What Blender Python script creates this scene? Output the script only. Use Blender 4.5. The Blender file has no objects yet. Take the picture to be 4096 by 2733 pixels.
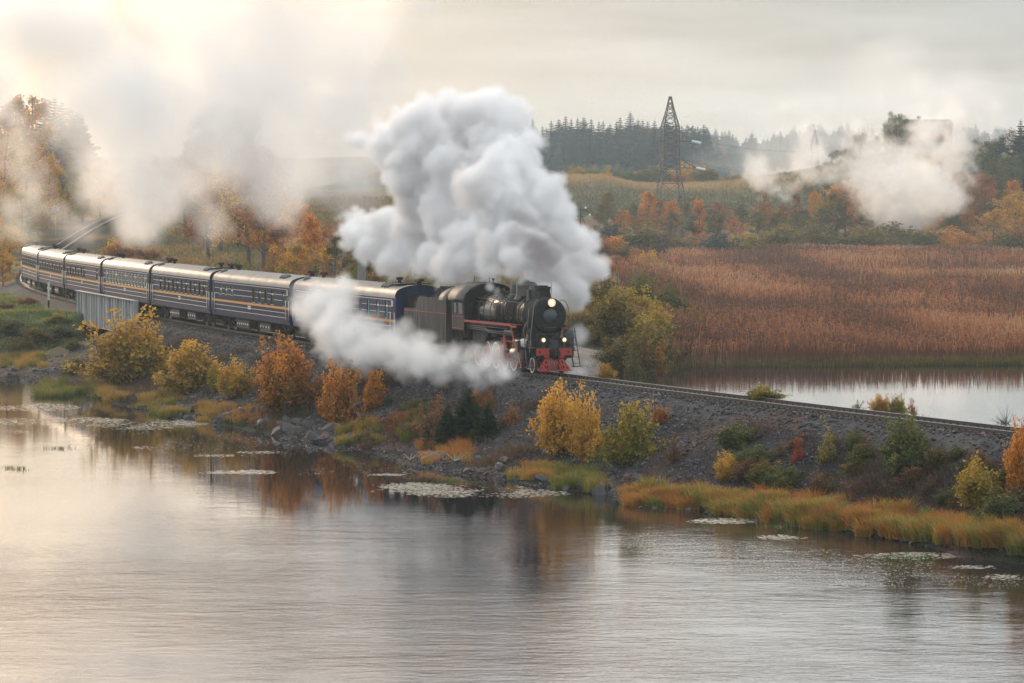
import bpy, math, random, time
import numpy as np
from mathutils import Vector, Matrix
T0=time.time()
R=math.radians
S=bpy.context.scene
COL=S.collection
# ---------------------------------------------------------------- camera
F=15360.0; CX=2048.0; CY=1366.5; PITCH=math.atan((CY-755)/F); HC=10.0
cam=bpy.data.objects.new('camera',bpy.data.cameras.new('camera')); COL.objects.link(cam); S.camera=cam
cam.location=(0,0,HC); cam.rotation_euler=(math.pi/2-PITCH,0,0)
cam.data.lens=135.0; cam.data.sensor_width=36.0; cam.data.clip_start=1; cam.data.clip_end=20000
def P(px,py,Y):
    """world point at distance Y seen at photograph pixel px,py (used to measure where things stand)"""
    dx=(px-CX)/F; dz=(CY-py)/F
    c,s=math.cos(PITCH),math.sin(PITCH)
    fy=c+dz*s; fz=-s+dz*c
    return (dx/fy*Y, Y, HC+fz/fy*Y)
def G(px,py,z):
    dz=(CY-py)/F; c,s=math.cos(PITCH),math.sin(PITCH)
    fy=c+dz*s; fz=-s+dz*c
    Y=(z-HC)/fz*fy
    return P(px,py,Y)
def SC(Y): return F/Y     # photograph pixels per metre
# ---------------------------------------------------------------- world, sun
SUN_AZ=R(-21); SUN_EL=R(13)      # azimuth from +Y towards +X
W=bpy.data.worlds.new('World'); S.world=W; W.use_nodes=True
nt=W.node_tree; nt.nodes.clear()
def N(nt,t,**kw):
    n=nt.nodes.new(t)
    for k,v in kw.items(): setattr(n,k,v)
    return n
def mth(nt,op,a,b=None,c=None,clamp=False):
    n=nt.nodes.new('ShaderNodeMath'); n.operation=op; n.use_clamp=clamp
    for i,v in enumerate((a,b,c)):
        if v is None: continue
        if isinstance(v,(int,float)): n.inputs[i].default_value=v
        else: nt.links.new(v,n.inputs[i])
    return n.outputs[0]
def vmth(nt,op,a,b=None,out=0):
    n=nt.nodes.new('ShaderNodeVectorMath'); n.operation=op
    for i,v in enumerate((a,b)):
        if v is None: continue
        if isinstance(v,(tuple,list)): n.inputs[i].default_value=v
        else: nt.links.new(v,n.inputs[i])
    return n.outputs[out]
def mixc(nt,f,a,b,bt='MIX'):
    n=nt.nodes.new('ShaderNodeMix'); n.data_type='RGBA'; n.blend_type=bt
    for s,v in ((n.inputs['Factor'],f),(n.inputs[6],a),(n.inputs[7],b)):
        if isinstance(v,(int,float)): s.default_value=v
        elif isinstance(v,(tuple,list)): s.default_value=tuple(v)+((1,) if len(v)==3 else ())
        else: nt.links.new(v,s)
    return n.outputs[2]
def build_world():
    out=N(nt,'ShaderNodeOutputWorld'); bg=N(nt,'ShaderNodeBackground')
    sky=N(nt,'ShaderNodeTexSky',sky_type='NISHITA'); sky.sun_disc=False
    sky.sun_elevation=SUN_EL; sky.sun_rotation=SUN_AZ; sky.dust_density=3.0; sky.air_density=1.2
    tc=N(nt,'ShaderNodeTexCoord'); d=vmth(nt,'NORMALIZE',tc.outputs['Generated'])
    sep=N(nt,'ShaderNodeSeparateXYZ'); nt.links.new(d,sep.inputs[0])
    z=mth(nt,'MAXIMUM',sep.outputs[2],0.0)
    # cloud deck seen at a low angle: noise stretched along the horizon
    mp=vmth(nt,'MULTIPLY',d,(9.0,9.0,70.0))
    nz=N(nt,'ShaderNodeTexNoise'); nz.inputs['Scale'].default_value=1.0; nz.inputs['Detail'].default_value=6; nz.inputs['Roughness'].default_value=.5
    nt.links.new(mp,nz.inputs['Vector'])
    grad=mth(nt,'MULTIPLY_ADD',mth(nt,'MAXIMUM',mth(nt,'SUBTRACT',z,.045),0.0),90.0,5.9)         # overcast: brighter towards the zenith
    grad=mth(nt,'MINIMUM',grad,17.0)
    nf=mth(nt,'MULTIPLY_ADD',nz.outputs[0],1.1,0.45)
    lum=mth(nt,'MULTIPLY',grad,nf)
    warm=mth(nt,'MULTIPLY',z,17.0,clamp=True)
    base=mixc(nt,warm,(1.0,.945,.875),(.66,.80,.89))
    base=mixc(nt,mth(nt,'MULTIPLY',mth(nt,'SUBTRACT',z,.06,clamp=True),8.0,clamp=True),base,(.80,.835,.86))
    sd=(math.sin(SUN_AZ)*math.cos(SUN_EL),math.cos(SUN_AZ)*math.cos(SUN_EL),math.sin(SUN_EL))
    dt=mth(nt,'MAXIMUM',vmth(nt,'DOT_PRODUCT',d,sd,out=1),0.0)
    g=mth(nt,'POWER',dt,20.0)
    glow=mixc(nt,1.0,base,(1,1,1),'MULTIPLY')
    gc=mixc(nt,mth(nt,'MULTIPLY',g,1.4,clamp=True),glow,(1.0,.72,.48))
    lum2=mth(nt,'MULTIPLY',lum,mth(nt,'MULTIPLY_ADD',g,1.2,1.0))
    sc=vmth(nt,'SCALE',gc); sc_n=sc.node; nt.links.new(lum2,sc_n.inputs[3])
    m=mixc(nt,0.9,sky.outputs[0],sc)
    nt.links.new(m,bg.inputs[0]); bg.inputs[1].default_value=0.115
    nt.links.new(bg.outputs[0],out.inputs[0])
build_world()
sl=bpy.data.lights.new('sun','SUN'); sl.energy=3.0; sl.angle=R(10); sl.color=(1,.72,.48)
so=bpy.data.objects.new('sun',sl); COL.objects.link(so)
so.rotation_euler=Vector((math.sin(SUN_AZ)*math.cos(SUN_EL),math.cos(SUN_AZ)*math.cos(SUN_EL),math.sin(SUN_EL))).to_track_quat('Z','Y').to_euler()
S.view_settings.view_transform='Standard'; S.view_settings.look='None'; S.view_settings.exposure=-0.16; S.view_settings.gamma=1
S.view_settings.use_curve_mapping=False
cy=S.cycles
cy.use_adaptive_sampling=True; cy.adaptive_threshold=0.03; cy.adaptive_min_samples=16
cy.use_denoising=True; cy.max_bounces=14; cy.diffuse_bounces=3; cy.glossy_bounces=3; cy.transparent_max_bounces=12
cy.volume_bounces=10; cy.volume_step_rate=1.0; cy.volume_max_steps=256; cy.sample_clamp_indirect=8
cy.caustics_reflective=False; cy.caustics_refractive=False

def tag(o,label=None,cat=None,group=None,kind=None):
    if label: o['label']=label
    if cat: o['category']=cat
    if group: o['group']=group
    if kind: o['kind']=kind
    return o
def newmat(name):
    m=bpy.data.materials.new(name); m.use_nodes=True; m.node_tree.nodes.clear(); return m,m.node_tree
# ---------------------------------------------------------------- volumes
_rng=np.random.default_rng(7)
def lattice_noise(shape,vox,size,seed,origin=(0,0,0)):
    """smooth value noise sampled on a voxel grid; size = feature size in metres"""
    rg=np.random.default_rng(seed)
    n=[int(np.ceil(shape[i]*vox[i]/size))+3 for i in range(3)]
    L=rg.random(n,dtype=np.float32)
    for ax in range(3):
        t=np.arange(shape[ax],dtype=np.float32)*vox[ax]/size; i0=t.astype(int); f=t-i0; f=f*f*(3-2*f)
        sh=[1,1,1]; sh[ax]=-1; f=f.reshape(sh)
        L=np.take(L,i0,axis=ax)*(1-f)+np.take(L,i0+1,axis=ax)*f
    return L
def fbm(shape,vox,size,octs,seed,gain=.55):
    a=0;s=0;w=1
    for k in range(octs):
        a=a+w*(lattice_noise(shape,vox,size/2**k,seed+k*17)-.5); s+=w; w*=gain
    return a/s*2     # about -1..1
def volume_object(name,lo,hi,arr,mat):
    nx,ny,nz=arr.shape
    me=bpy.data.meshes.new(name); me.vertices.add(arr.size)
    at=me.attributes.new('dens','FLOAT','POINT'); at.data.foreach_set('value',np.ascontiguousarray(arr.transpose(2,1,0)).ravel())
    # two corner points keep the box readable
    co=np.zeros((arr.size,3),np.float32); co[:]=lo; co[-1]=hi
    me.vertices.foreach_set('co',co.ravel())
    o=bpy.data.objects.new(name,me); COL.objects.link(o)
    ng=bpy.data.node_groups.new(name+'_grid','GeometryNodeTree')
    ng.interface.new_socket('Geometry',in_out='INPUT',socket_type='NodeSocketGeometry')
    ng.interface.new_socket('Geometry',in_out='OUTPUT',socket_type='NodeSocketGeometry')
    gi=ng.nodes.new('NodeGroupInput'); go=ng.nodes.new('NodeGroupOutput')
    vc=ng.nodes.new('GeometryNodeVolumeCube')
    vc.inputs['Min'].default_value=lo; vc.inputs['Max'].default_value=hi
    for k,n in zip(('Resolution X','Resolution Y','Resolution Z'),(nx,ny,nz)): vc.inputs[k].default_value=n
    pos=ng.nodes.new('GeometryNodeInputPosition')
    def vm(op,a,b):
        n=ng.nodes.new('ShaderNodeVectorMath'); n.operation=op
        for i,v in enumerate((a,b)):
            if v is None: continue
            if isinstance(v,(tuple,list)): n.inputs[i].default_value=v
            else: ng.links.new(v,n.inputs[i])
        return n.outputs[0]
    sub=vm('SUBTRACT',pos.outputs[0],tuple(lo))
    q=vm('MULTIPLY',sub,tuple((n-1)/(h-l) for n,l,h in zip((nx,ny,nz),lo,hi)))
    q=vm('ADD',q,(.5,.5,.5)); q=vm('FLOOR',q,None); q=vm('MAXIMUM',q,(0,0,0)); q=vm('MINIMUM',q,(nx-1,ny-1,nz-1))
    # exact integer index
    sx=ng.nodes.new('ShaderNodeSeparateXYZ'); ng.links.new(q,sx.inputs[0])
    def im(op,a,b,c=None):
        n=ng.nodes.new('FunctionNodeIntegerMath'); n.operation=op
        for i,v in enumerate((a,b,c)):
            if v is None: continue
            if isinstance(v,int): n.inputs[i].default_value=v
            else: ng.links.new(v,n.inputs[i])
        return n.outputs[0]
    def fi(a):
        n=ng.nodes.new('FunctionNodeFloatToInt'); ng.links.new(a,n.inputs[0]); return n.outputs[0]
    ix,iy,iz=[fi(sx.outputs[i]) for i in range(3)]
    idx=im('ADD',ix,im('MULTIPLY',im('ADD',iy,im('MULTIPLY',iz,ny)),nx))
    na=ng.nodes.new('GeometryNodeInputNamedAttribute'); na.data_type='FLOAT'; na.inputs[0].default_value='dens'
    si=ng.nodes.new('GeometryNodeSampleIndex'); si.data_type='FLOAT'; si.domain='POINT'
    ng.links.new(gi.outputs[0],si.inputs['Geometry']); ng.links.new(na.outputs[0],si.inputs['Value']); ng.links.new(idx,si.inputs['Index'])
    ng.links.new(si.outputs[0],vc.inputs['Density'])
    sm=ng.nodes.new('GeometryNodeSetMaterial'); sm.inputs['Material'].default_value=mat
    ng.links.new(vc.outputs[0],sm.inputs[0]); ng.links.new(sm.outputs[0],go.inputs[0])
    me.materials.append(mat)
    md=o.modifiers.new('grid','NODES'); md.node_group=ng
    return o
def smoke_mat(name,color,density,aniso=0.0,absorb=None):
    m,t=newmat(name); out=N(t,'ShaderNodeOutputMaterial'); pv=N(t,'ShaderNodeVolumePrincipled')
    pv.inputs['Color'].default_value=tuple(color)+(1,); pv.inputs['Density'].default_value=density
    pv.inputs['Anisotropy'].default_value=aniso; pv.inputs['Density Attribute'].default_value='density'
    if absorb: pv.inputs['Absorption Color'].default_value=tuple(absorb)+(1,)
    t.links.new(pv.outputs[0],out.inputs['Volume']); return m
def grid_box(lo,hi,vs):
    shape=tuple(int(round((h-l)/vs))+1 for l,h in zip(lo,hi))
    return shape
def puffs(lo,hi,vs,spheres,k=1.0):
    """signed inside-distance of a union of spheres on a grid (positive inside)"""
    shape=grid_box(lo,hi,vs)
    sdf=np.full(shape,-3.0,np.float32)
    ax=[lo[i]+np.arange(shape[i],dtype=np.float32)*(hi[i]-lo[i])/(shape[i]-1) for i in range(3)]
    for (x,y,z,r) in spheres:
        m=r+1.0*k
        sl=[]
        for c,a in zip((x,y,z),ax):
            i0=np.searchsorted(a,c-m); i1=np.searchsorted(a,c+m); sl.append((i0,i1))
        if any(a>=b for a,b in sl): continue
        X=(ax[0][sl[0][0]:sl[0][1]]-x)[:,None,None]; Y=(ax[1][sl[1][0]:sl[1][1]]-y)[None,:,None]; Z=(ax[2][sl[2][0]:sl[2][1]]-z)[None,None,:]
        d=r-np.sqrt(X*X+Y*Y+Z*Z)
        v=sdf[sl[0][0]:sl[0][1],sl[1][0]:sl[1][1],sl[2][0]:sl[2][1]]
        np.maximum(v,d,out=v)
    return sdf,ax
def cauliflower(cores,seed,n1=14,n2=9,f1=.48,f2=.45):
    rg=random.Random(seed); out=[]
    for (x,y,z,r) in cores:
        out.append((x,y,z,r))
        for i in range(n1):
            v=Vector((rg.gauss(0,1),rg.gauss(0,1),rg.gauss(0,1))).normalized()
            r1=r*f1*rg.uniform(.6,1.25); c=Vector((x,y,z))+v*(r-.25*r1)
            out.append((*c,r1))
            for j in range(n2):
                w=(v*.7+Vector((rg.gauss(0,1),rg.gauss(0,1),rg.gauss(0,1))).normalized()).normalized()
                r2=r1*f2*rg.uniform(.5,1.3); c2=c+w*(r1-.2*r2)
                out.append((*c2,r2))
    return out
# ---------------------------------------------------------------- the line of the railway
WATER=-4.0
_tp=[(80,38),(66,60),(52,88),(40,114.5),(30.3,136.5),(21.6,157.3),(11.9,181.3),(6.2,196.4),(2.7,205.6),(-5.5,228.5),(-13,251.5),(-20,274.4),
(-26.5,298.4),(-33.1,322.4),(-39.2,347.3),(-44.8,372.3),(-49.5,397.3),(-53.6,422),(-58,465),(-61,519),(-64,580),(-66,648),(-67,720),(-67,800),(-66,900)]
_ty=np.array([p[1] for p in _tp],float); _tx=np.array([p[0] for p in _tp],float)
_Y=np.arange(38,900,1.0); _X=np.interp(_Y,_ty,_tx)
_k=np.exp(-.5*(np.arange(-45,46)/15)**2); _k/=_k.sum()
_Xp=np.concatenate([_X[0]+(_X[1]-_X[0])*np.arange(-45,0),_X,_X[-1]+(_X[-1]-_X[-2])*np.arange(1,46)])
_X=np.convolve(_Xp,_k,'valid')
def smooth(a,b,t):
    t=np.clip((np.asarray(t,float)-a)/(b-a),0,1); return t*t*(3-2*t)
_Z=np.interp(_Y,[0,410,450,519,580,648,720,900],[0,0,.35,2.3,4.1,6.0,7.6,10]); _Z=np.convolve(np.pad(_Z,45,'edge'),_k,'valid')
_ds=np.hypot(np.diff(_X),np.diff(_Y)); _S=np.concatenate([[0],np.cumsum(_ds)]); _S-=np.interp(205.0,_Y,_S)
def TR(s):
    """point and unit direction (away from the camera) on the track centre line; s=0 under the locomotive's front beam"""
    y=np.interp(s,_S,_Y); x=np.interp(y,_Y,_X); z=np.interp(y,_Y,_Z)
    y2=np.interp(s+.5,_S,_Y); x2=np.interp(y2,_Y,_X); z2=np.interp(y2,_Y,_Z)
    return Vector((x,y,z)),Vector((x2-x,y2-y,z2-z)).normalized()
def track_u(x,y):
    xc=np.interp(y,_Y,_X); sl=np.interp(y,_Y[:-1],np.diff(_X)); return (x-xc)/np.sqrt(1+sl*sl)
# ---------------------------------------------------------------- ground height
_rg=np.random.default_rng(3)
_LT=_rg.random((64,64)).astype(float)
def vn(x,y,s,seed=0):
    x=np.asarray(x,float)/s+seed*7.31; y=np.asarray(y,float)/s+seed*3.77
    i=np.floor(x).astype(int); j=np.floor(y).astype(int); f=x-i; g=y-j; f=f*f*(3-2*f); g=g*g*(3-2*g)
    L=_LT; a=L[i%64,j%64]; b=L[(i+1)%64,j%64]; c=L[i%64,(j+1)%64]; d=L[(i+1)%64,(j+1)%64]
    return (a*(1-f)+b*f)*(1-g)+(c*(1-f)+d*f)*g-.5
def fb(x,y,s,n=4,seed=0):
    r=0;w=1
    for k in range(n): r=r+w*vn(x,y,s/2**k,seed+k); w*=.5
    return r
SHORE_L=309.0
def H(x,y):
    x=np.asarray(x,float); y=np.asarray(y,float)
    u=track_u(x,y); zt=np.interp(y,_Y,_Z); au=np.abs(u)
    tb=fb(x,y,14,3,2)
    # embankment: ballast shoulder, then a rubble slope whose toe wanders
    ext=np.interp(y,[140,148,155,166,177,190,220,240,262,284,300],[-1.2,-.6,.6,2.2,3.2,3.8,3.8,4.8,6.2,8,8])*(u<0)
    slope=np.maximum(.9,1.42+.21*ext+ .9*tb)
    toe=2.3+.25*vn(x,y,5,4)
    e=zt-.52-np.clip(au-toe,0,None)/slope
    e=np.where(au<toe,zt-.52-.05*vn(x,y,1.2,9),e)+.30*smooth(2.5,1.5,au)+np.where(au>2.2,.30*fb(x,y,2.6,3,5),0)*np.clip((au-2.2),0,1)
    # low apron of rubble along the water on the camera side
    ap=-3.55-np.clip(au-7.2-.95*ext-1.6*tb,0,None)*.55+.35*fb(x,y,2.0,3,8)
    right=smooth(190,165,y)
    ap=ap-.25+.1*right
    e=np.where(u<0,np.maximum(e,ap),e)
    # bridge opening
    gap=smooth(301,304,y)*smooth(327,324,y)
    e=e*(1-gap)+(-5.6)*gap
    # land left of the bridge, camera side
    n1=fb(x,y,12,4,1)
    sh=SHORE_L+3*n1+np.clip(x+36,0,100)*.9
    plate=-4.6+3.7*smooth(0,20,y-sh)+.35*n1
    left=smooth(-33.2,-35.0,x+ (y-318)*.22)
    Lc=np.where(u<0,plate*left+(-6.5)*(1-left),-6.5)
    # land behind the line
    shore=np.interp(x,[-200,-30,-6,3,9,14,60,300],[330,300,281,277,289,303,309,318])+2.5*vn(x,y,9,6)
    rise=-4.6+1.7*smooth(0,9,y-shore)
    wl=smooth(24,8,x-(y-300)*.02)          # dry land to the left, reed swamp to the right
    dry=rise+wl*(1.5*smooth(4,26,y-shore))
    hillL=np.clip(y-395,0,None)*.031*smooth(10,-25,x-(y-395)*.0)
    hillL=np.minimum(hillL,10.5)
    swamp=-3.88+.12*fb(x,y,30,2,3)
    Lb=np.where(y>shore,(dry+hillL)*wl+np.minimum(rise+1.5,swamp)*(1-wl),-6.5)
    # wooded rise, meadow plateau and far hills
    far=smooth(770,900,y)*5.0+smooth(900,1090,y)*(9.5+8*smooth(50,120,x))
    far=far*smooth(-60,0,x)+smooth(700,1000,y)*1.5*smooth(0,-60,x)
    far=far+smooth(1650,2600,y)*18*(1+.25*vn(x,y,600,4))+2.5*fb(x,y,110,3,7)*smooth(880,1100,y)
    Lb=Lb+far
    land=np.where(u<0,Lc,Lb)
    land=np.where((u<0)&(y>390),np.maximum(land,hillL-1.3+.3*n1+far),land)
    cut=np.where(y>420,smooth(3.5+4*np.clip((y-420)/60,0,6),2.6,au),0)            # the line runs in a shallow cutting up the hill
    out=np.maximum(e,land)
    out=out*(1-cut)+(zt-.52)*cut
    out=np.where(au<2.3,np.where(gap>0,out,zt-.52+.30*smooth(2.3,1.5,au)-.03*vn(x,y,1.1,9)),out)
    return out
def HH(x,y): return float(H(np.array([x]),np.array([y]))[0])
def GY(px,py,y0=90,y1=2500):
    """where the line of sight through a photograph pixel meets the ground"""
    Y=np.concatenate([np.arange(y0,500,.5),np.arange(500,y1,2.)])
    a=P(px,py,1.0); x=a[0]*Y; z=HC+(a[2]-HC)*Y
    h=np.maximum(H(x,Y),WATER-.1); k=np.argmax(h>=z)
    if not (h>=z).any(): k=len(Y)-1
    return float(x[k]),float(Y[k]),float(h[k])
# ---------------------------------------------------------------- mesh helpers
def mesh_np(name,co,faces_flat,nper,mat=None,smooth_=False,attrs=None):
    """faces_flat: flat vertex indices, nper vertices per face (int)"""
    me=bpy.data.meshes.new(name); co=np.asarray(co,np.float32); fl=np.asarray(faces_flat,np.int32).ravel()
    me.vertices.add(len(co)); me.vertices.foreach_set('co',co.ravel())
    me.loops.add(len(fl)); me.loops.foreach_set('vertex_index',fl)
    nf=len(fl)//nper; me.polygons.add(nf)
    me.polygons.foreach_set('loop_start',np.arange(0,len(fl),nper,dtype=np.int32))
    if smooth_: me.polygons.foreach_set('use_smooth',np.ones(nf,bool))
    if attrs:
        for k,(dom,typ,v) in attrs.items():
            at=me.attributes.new(k,typ,dom)
            at.data.foreach_set('color' if 'COLOR' in typ else 'value',np.asarray(v,np.float32).ravel())
    me.update(calc_edges=True); me.validate()
    if mat: me.materials.append(mat)
    return me
def link(name,me,parent=None,mat=None):
    o=bpy.data.objects.new(name,me); COL.objects.link(o)
    if parent is not None: o.parent=parent
    return o
def empty(name,loc=(0,0,0),rz=0,sc=1,parent=None):
    o=bpy.data.objects.new(name,None); COL.objects.link(o); o.location=loc; o.rotation_euler=(0,0,rz); o.scale=(sc,)*3 if not hasattr(sc,'__len__') else sc
    if parent is not None: o.parent=parent
    return o
def pbsdf(t,color=None,rough=.6,spec=.5,metal=0):
    b=N(t,'ShaderNodeBsdfPrincipled'); b.inputs['Roughness'].default_value=rough; b.inputs['Metallic'].default_value=metal
    b.inputs['Specular IOR Level'].default_value=spec
    if color is not None:
        if isinstance(color,(tuple,list)): b.inputs['Base Color'].default_value=tuple(color)+((1,) if len(color)==3 else ())
        else: t.links.new(color,b.inputs['Base Color'])
    return b
def noise(t,scale,detail=4,rough=.55,vec=None,out=0):
    n=N(t,'ShaderNodeTexNoise'); n.inputs['Scale'].default_value=scale; n.inputs['Detail'].default_value=detail; n.inputs['Roughness'].default_value=rough
    if vec is not None: t.links.new(vec,n.inputs['Vector'])
    return n.outputs[out]
def bump(t,h,strength=.5,dist=.05):
    b=N(t,'ShaderNodeBump'); b.inputs['Strength'].default_value=strength; b.inputs['Distance'].default_value=dist; t.links.new(h,b.inputs['Height']); return b.outputs[0]
def ramp(t,fac,stops):
    r=N(t,'ShaderNodeValToRGB'); e=r.color_ramp.elements
    while len(e)<len(stops): e.new(.5)
    for el,(p,c) in zip(e,stops): el.position=p; el.color=tuple(c)+(1,)
    t.links.new(fac,r.inputs[0]); return r.outputs[0]
def finish(t,b,nrm=None):
    o=N(t,'ShaderNodeOutputMaterial'); t.links.new(b.outputs[0],o.inputs[0])
    if nrm is not None: t.links.new(nrm,b.inputs['Normal'])
# ---------------------------------------------------------------- ground sheet
xs=np.concatenate([-np.geomspace(1500,118,40),np.arange(-112,72,.7),np.geomspace(76,1500,60)])
ys=np.concatenate([np.array([-60.,0,40,70,85]),np.arange(95,425,.7),np.geomspace(427,2750,140)])
GXm,GYm=np.meshgrid(xs,ys,indexing='xy')
GZ=H(GXm,GYm)
nxg,nyg=len(xs),len(ys)
U=track_u(GXm,GYm); AU=np.abs(U)
gravel=np.array([.034,.033,.036]); soil=np.array([.036,.026,.022]); dgrass=np.array([.036,.042,.020]); ggrass=np.array([.070,.105,.026])
swampc=np.array([.10,.062,.036]); meadow=np.array([.22,.135,.058]); mdark=np.array([.085,.085,.045]); sand=np.array([.25,.22,.20]); mud=np.array([.05,.045,.04]); ochre=np.array([.22,.14,.045])
def mixv(a,b,f): f=np.clip(f,0,1)[...,None]; return a*(1-f)+b*f
c=np.broadcast_to(soil,GZ.shape+(3,)).copy()
veg=fb(GXm,GYm,7,4,11)
c=mixv(c,dgrass,smooth(-.1,.25,veg))
c=mixv(c,ochre,smooth(.0,.3,fb(GXm,GYm,18,3,12))*smooth(395,430,GYm)*.8)
# embankment: bare gravel with dark patches of dead plants
g_=smooth(.12,-.06,fb(GXm,GYm,9,4,13)+.10*smooth(188,172,GYm)+.22*smooth(186,172,GYm)*smooth(3.2,4.2,AU)-.4*smooth(4.4,3.2,AU))
emb=(AU<19)&(GYm<420)
gr=gravel*(1+.55*fb(GXm+GYm*.3,GYm*.4,3.2,3,61))[...,None]
gr=mixv(gr,gravel*2.1,smooth(3.6,2.4,AU)*.8); gr=mixv(gr,np.array([.075,.038,.026]),smooth(.18,.34,fb(GXm,GYm,6,4,62))*.8)
c=np.where(emb[...,None],mixv(c,gr,g_),c)
# grassy bank left of the bridge
lb=(U<-2.6)&(GYm>304)&(GXm<-33)&(GYm<400)
c=np.where(lb[...,None],mixv(mixv(np.broadcast_to(dgrass,c.shape),ggrass,smooth(-1.9,-1.2,GZ)*smooth(-.2,.1,veg)),gravel*1.3,smooth(-3.2,-3.7,GZ)),c)
# swamp, meadow
sw=(U>5)&(GXm>4)&(GYm>300)&(GYm<900)
c=np.where(sw[...,None],swampc*(1+.5*fb(GXm,GYm,22,4,15))[...,None],c)
md=GYm>880
mm=mixv(np.broadcast_to(mdark,c.shape),meadow,smooth(1010,1060,GYm+ 40*fb(GXm,GYm,60,3,16))*smooth(-.45,.1,fb(GXm,GYm,30,3,20)))
c=np.where(md[...,None],mm,c)
sp_=(GXm>4.2)&(GXm<8.5)&(GYm>274)&(GYm<296)
c=np.where(sp_[...,None],mixv(c,sand,.9),c)
c=mixv(c,mud,smooth(-3.92,-4.15,GZ))
ii=np.arange(nxg*nyg).reshape(nyg,nxg)
q=np.stack([ii[:-1,:-1],ii[:-1,1:],ii[1:,1:],ii[1:,:-1]],-1).reshape(-1,4)
m,t=newmat('ground')
at=N(t,'ShaderNodeAttribute',attribute_name='col'); tc=N(t,'ShaderNodeTexCoord')
n1=noise(t,1.3,6,.65,tc.outputs['Object']); n2=noise(t,9,4,.7,tc.outputs['Object'])
v=N(t,'ShaderNodeTexVoronoi'); v.inputs['Scale'].default_value=14; t.links.new(tc.outputs['Object'],v.inputs['Vector'])
f1=mth(t,'MULTIPLY_ADD',n1,1.3,.35); f2=mth(t,'MULTIPLY_ADD',n2,.9,.55); f3=mth(t,'MULTIPLY',f1,f2)
sc=vmth(t,'SCALE',at.outputs['Color']); t.links.new(f3,sc.node.inputs[3])
b=pbsdf(t,sc,.95,.15)
finish(t,b,bump(t,mth(t,'ADD',v.outputs['Distance'],mth(t,'MULTIPLY',n2,1.0)),.9,.08)); M_ground=m
col4=np.concatenate([c.reshape(-1,3),np.ones((nxg*nyg,1))],1)
ground=link('ground',mesh_np('ground',np.stack([GXm.ravel(),GYm.ravel(),GZ.ravel()],1),q,4,m,True,{'col':('POINT','FLOAT_COLOR',col4)}))
tag(ground,kind='structure')
# ---------------------------------------------------------------- lakes: one water sheet at one level
m,t=newmat('lake_water')
tc=N(t,'ShaderNodeTexCoord')
ve=vmth(t,'MULTIPLY',tc.outputs['Object'],(.5,1.0,1.0))
w1=noise(t,2.6,4,.6,ve); w2=noise(t,.6,3,.5,ve); w3=noise(t,.05,4,.6,vmth(t,'MULTIPLY',tc.outputs['Object'],(1.0,.6,1.0)))
wf=mth(t,'MULTIPLY_ADD',mth(t,'SUBTRACT',w3,.40,clamp=True),4.0,.25)
sep=N(t,'ShaderNodeSeparateXYZ'); t.links.new(tc.outputs['Object'],sep.inputs[0])
near_=mth(t,'MULTIPLY_ADD',mth(t,'MULTIPLY_ADD',sep.outputs[0],-.30,sep.outputs[1]),-.020,3.55); near_=mth(t,'MAXIMUM',mth(t,'MINIMUM',near_,1.2),.10); hh=mth(t,'MULTIPLY',mth(t,'MULTIPLY',mth(t,'ADD',mth(t,'MULTIPLY',w1,.5),mth(t,'MULTIPLY',w2,.6)),wf),near_)
b=pbsdf(t,(.018,.017,.020),.03,.5); b.inputs['IOR'].default_value=1.333
finish(t,b,bump(t,hh,1.0,.075)); M_water=m
wx=np.array([-900,900.,900,-900]); wy=np.array([-50,-50.,800,800])
lake=link('lake_water',mesh_np('lake_water',np.stack([wx,wy,np.full(4,WATER)],1),[0,1,2,3],4,m)); tag(lake,kind='structure')
print('terrain',time.time()-T0)
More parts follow.
